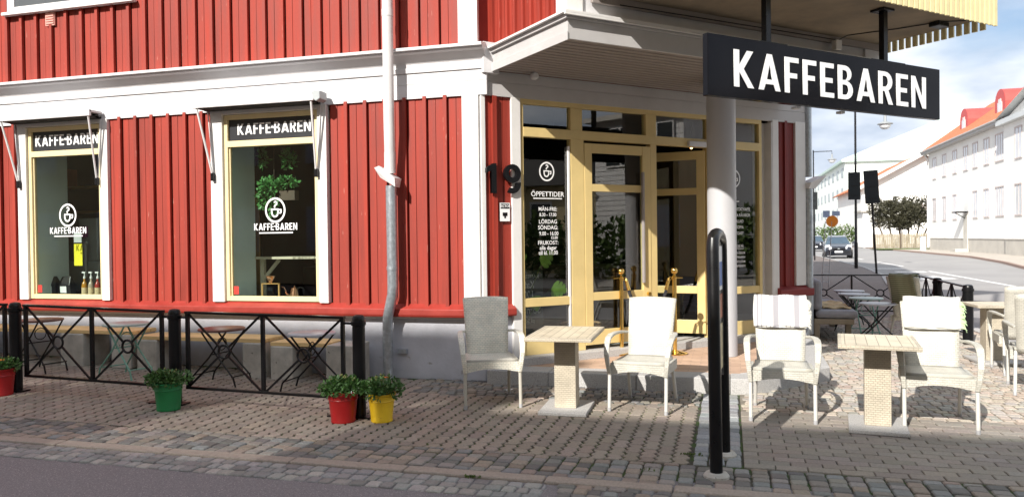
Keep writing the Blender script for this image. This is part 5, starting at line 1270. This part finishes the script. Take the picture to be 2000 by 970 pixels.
# wooden fence
wf = thing('board_fence', 'grey wooden board fence below the purple tree', 'fence', (14.5, 88, 0), world=True)
m = MB(); x = 14.6
while x < 19.6: m.box(x, x+.13, 88, 88.03, .15, 1.62+random.uniform(-.02, .02)); x += .16
m.build('boards', WOOD, wf)
m = MB(); m.box(14.5, 19.7, 88.03, 88.08, .4, .5); m.box(14.5, 19.7, 88.03, 88.08, 1.3, 1.4); m.build('rail', WOOD, wf)
for x in (14.5, 17.1, 19.65): m = MB(); m.box(x, x+.14, 87.95, 88.1, 0, 1.7); m.build('post', DKWOOD, wf)
g = MB(); g.box(14.5, 24, 84.6, 90, .05, .075); kind(g.build('lawn', GRAS), 'structure')
cb_ = thing('utility_cabinet', 'pale grey-blue cabinet post standing in front of the wooden fence', 'cabinet', (17.2, 78.5, .05))
m = MB(); m.box(-.22, .22, -.15, .15, 0, 1.25); m.build('housing', pm('cabinet_paint', (.55, .62, .72), .5, .05, 3), cb_, bevel=.03); m = MB(); m.box(-.25, .25, -.18, .18, 1.25, 1.3); m.build('lid', GRYM, cb_)

# ================================================================== ACROSS THE STREET (behind the viewer): throws the shade and shows in the glass
op = thing('opposite_building', 'pale yellow building across the street', 'building', (0, -9, 0), world=True)
tE = math.tan(SUN_EL); cE = math.cos(SUN_AZ); tA = math.tan(SUN_AZ)
def roof_h(ys, yw): return (ys-yw)/cE*tE
YW = -9.0
xs = -2.2-(6.8-YW)*tA
H1 = roof_h(6.8, YW); H2 = roof_h(9.1, YW)
m = MB(); m.box(xs, 40, YW-9, YW, 0, H1); m.box(-70, xs-.02, YW-9, YW-.5, 0, 9.6); m.build('wall', pm('pale_yellow_render', (.62, .52, .30), .8, .08, .6), op)
hh_ = lambda y: (y-YW)/cE*tE
sun_slots = [(-2.95, -5.0, 4.9, 7.3), (-6.9, -9.2, 5.7, 7.2)]  # openings added to this unseen wall, standing in for sun thrown by shop glass
m = MB(); right = xs
for (g1, g0, y0_, y1_) in sun_slots:
    sh_x = ((y0_+y1_)/2-YW)*tA; a_, b_ = g0-sh_x, g1-sh_x; za, zb = hh_(y0_), hh_(y1_)
    m.box(b_, right, YW-.2, YW, 0, H2); m.box(a_, b_, YW-.2, YW, 0, za); m.box(a_, b_, YW-.2, YW, zb, H2)
    x = a_+.02
    while x < b_-.02: x2 = min(x+.11, b_); m.box(x, x2, YW-.012, YW, za+.002, zb-.002); x = x2+.050
    right = a_
m.box(-70, right, YW-.2, YW, 0, H2); m.build('slotted_shade_wall', pm('pale_yellow_render', (.62, .52, .30)), op)
for k in range(24):
    for fl in range(3):
        x = -44+k*3.2; m = MB(); m.box(x, x+1.2, YW, YW+.03, 1.2+fl*3.3, 2.9+fl*3.3); f = m.build('window', WHT, op)
        m = MB(); m.box(x+.1, x+.56, YW+.03, YW+.04, 1.3+fl*3.3, 2.8+fl*3.3); m.box(x+.64, x+1.1, YW+.03, YW+.04, 1.3+fl*3.3, 2.8+fl*3.3); m.build('pane', GLASF, f)
cw = thing('white_boarded_house', 'white boarded house with large windows across the side street', 'house', (21, 7.4, 0), world=True)
m = MB(); z = 0
while z < 6.3: m.box(20.9, 21.0, 5.2, 9.6, z+.01, z+.20); z += .21
m.box(21, 27, 5.2, 9.6, 0, 6.5); m.build('wall', WHT, cw)
m = MB(); m.box(20.5, 27.5, 4.9, 9.9, 6.5, 6.7); m.build('roof', FOUN, cw)
for y_ in (6.6, 8.4):
    m = MB(); m.box(20.82, 20.89, y_-.8, y_+.8, 4.55, 6.25); f = m.build('window', WHT, cw)
    m = MB()
    for a in (-.74, .05):
        for b in (.08, .9): m.box(20.80, 20.815, y_+a, y_+a+.68, 4.55+b, 4.55+b+.70)
    m.build('pane', pm('dark_pane', (.03, .035, .04), .1, .1, 2), f)
cw.rotation_euler = (0, 0, R(28))
yw_ = thing('yellow_cottage', 'low yellow house across the side street', 'house', (22, 0, 0), world=True)
m = MB(); m.box(22, 28, -6, 4.6, 0, 3.9); m.build('wall', pm('pale_yellow_render', (.62, .52, .30)), yw_)
m = MB(); m.prism([(21.6, 3.9), (28.4, 3.9), (25, 5.6)], -6.3, 4.8, 'y'); m.build('roof', pm('dark_roof', (.05, .045, .04), .8, .1, 2), yw_)
for y_ in (-3, .2, 3):
    m = MB(); m.box(21.94, 22.0, y_-.5, y_+.5, 1.6, 3.2); f = m.build('window', WHT, yw_); m = MB(); m.box(21.92, 21.935, y_-.42, y_+.42, 1.7, 3.1); m.build('pane', pm('dark_pane', (.03, .035, .04)), f)
m = MB()
for k in range(60): m.clump((18.2+random.uniform(-.5, .5), -8+k*.4, 1.1+random.uniform(-.4, .6)), (.7, .6, 1.2), 170, .26)
tag(m.build('garden_hedge', LEAFT), 'green garden hedge in front of the houses across the side street', 'hedge')

# depth of field
cam_d.dof.use_dof = True; cam_d.dof.focus_distance = 8.2; cam_d.dof.aperture_fstop = 3.2
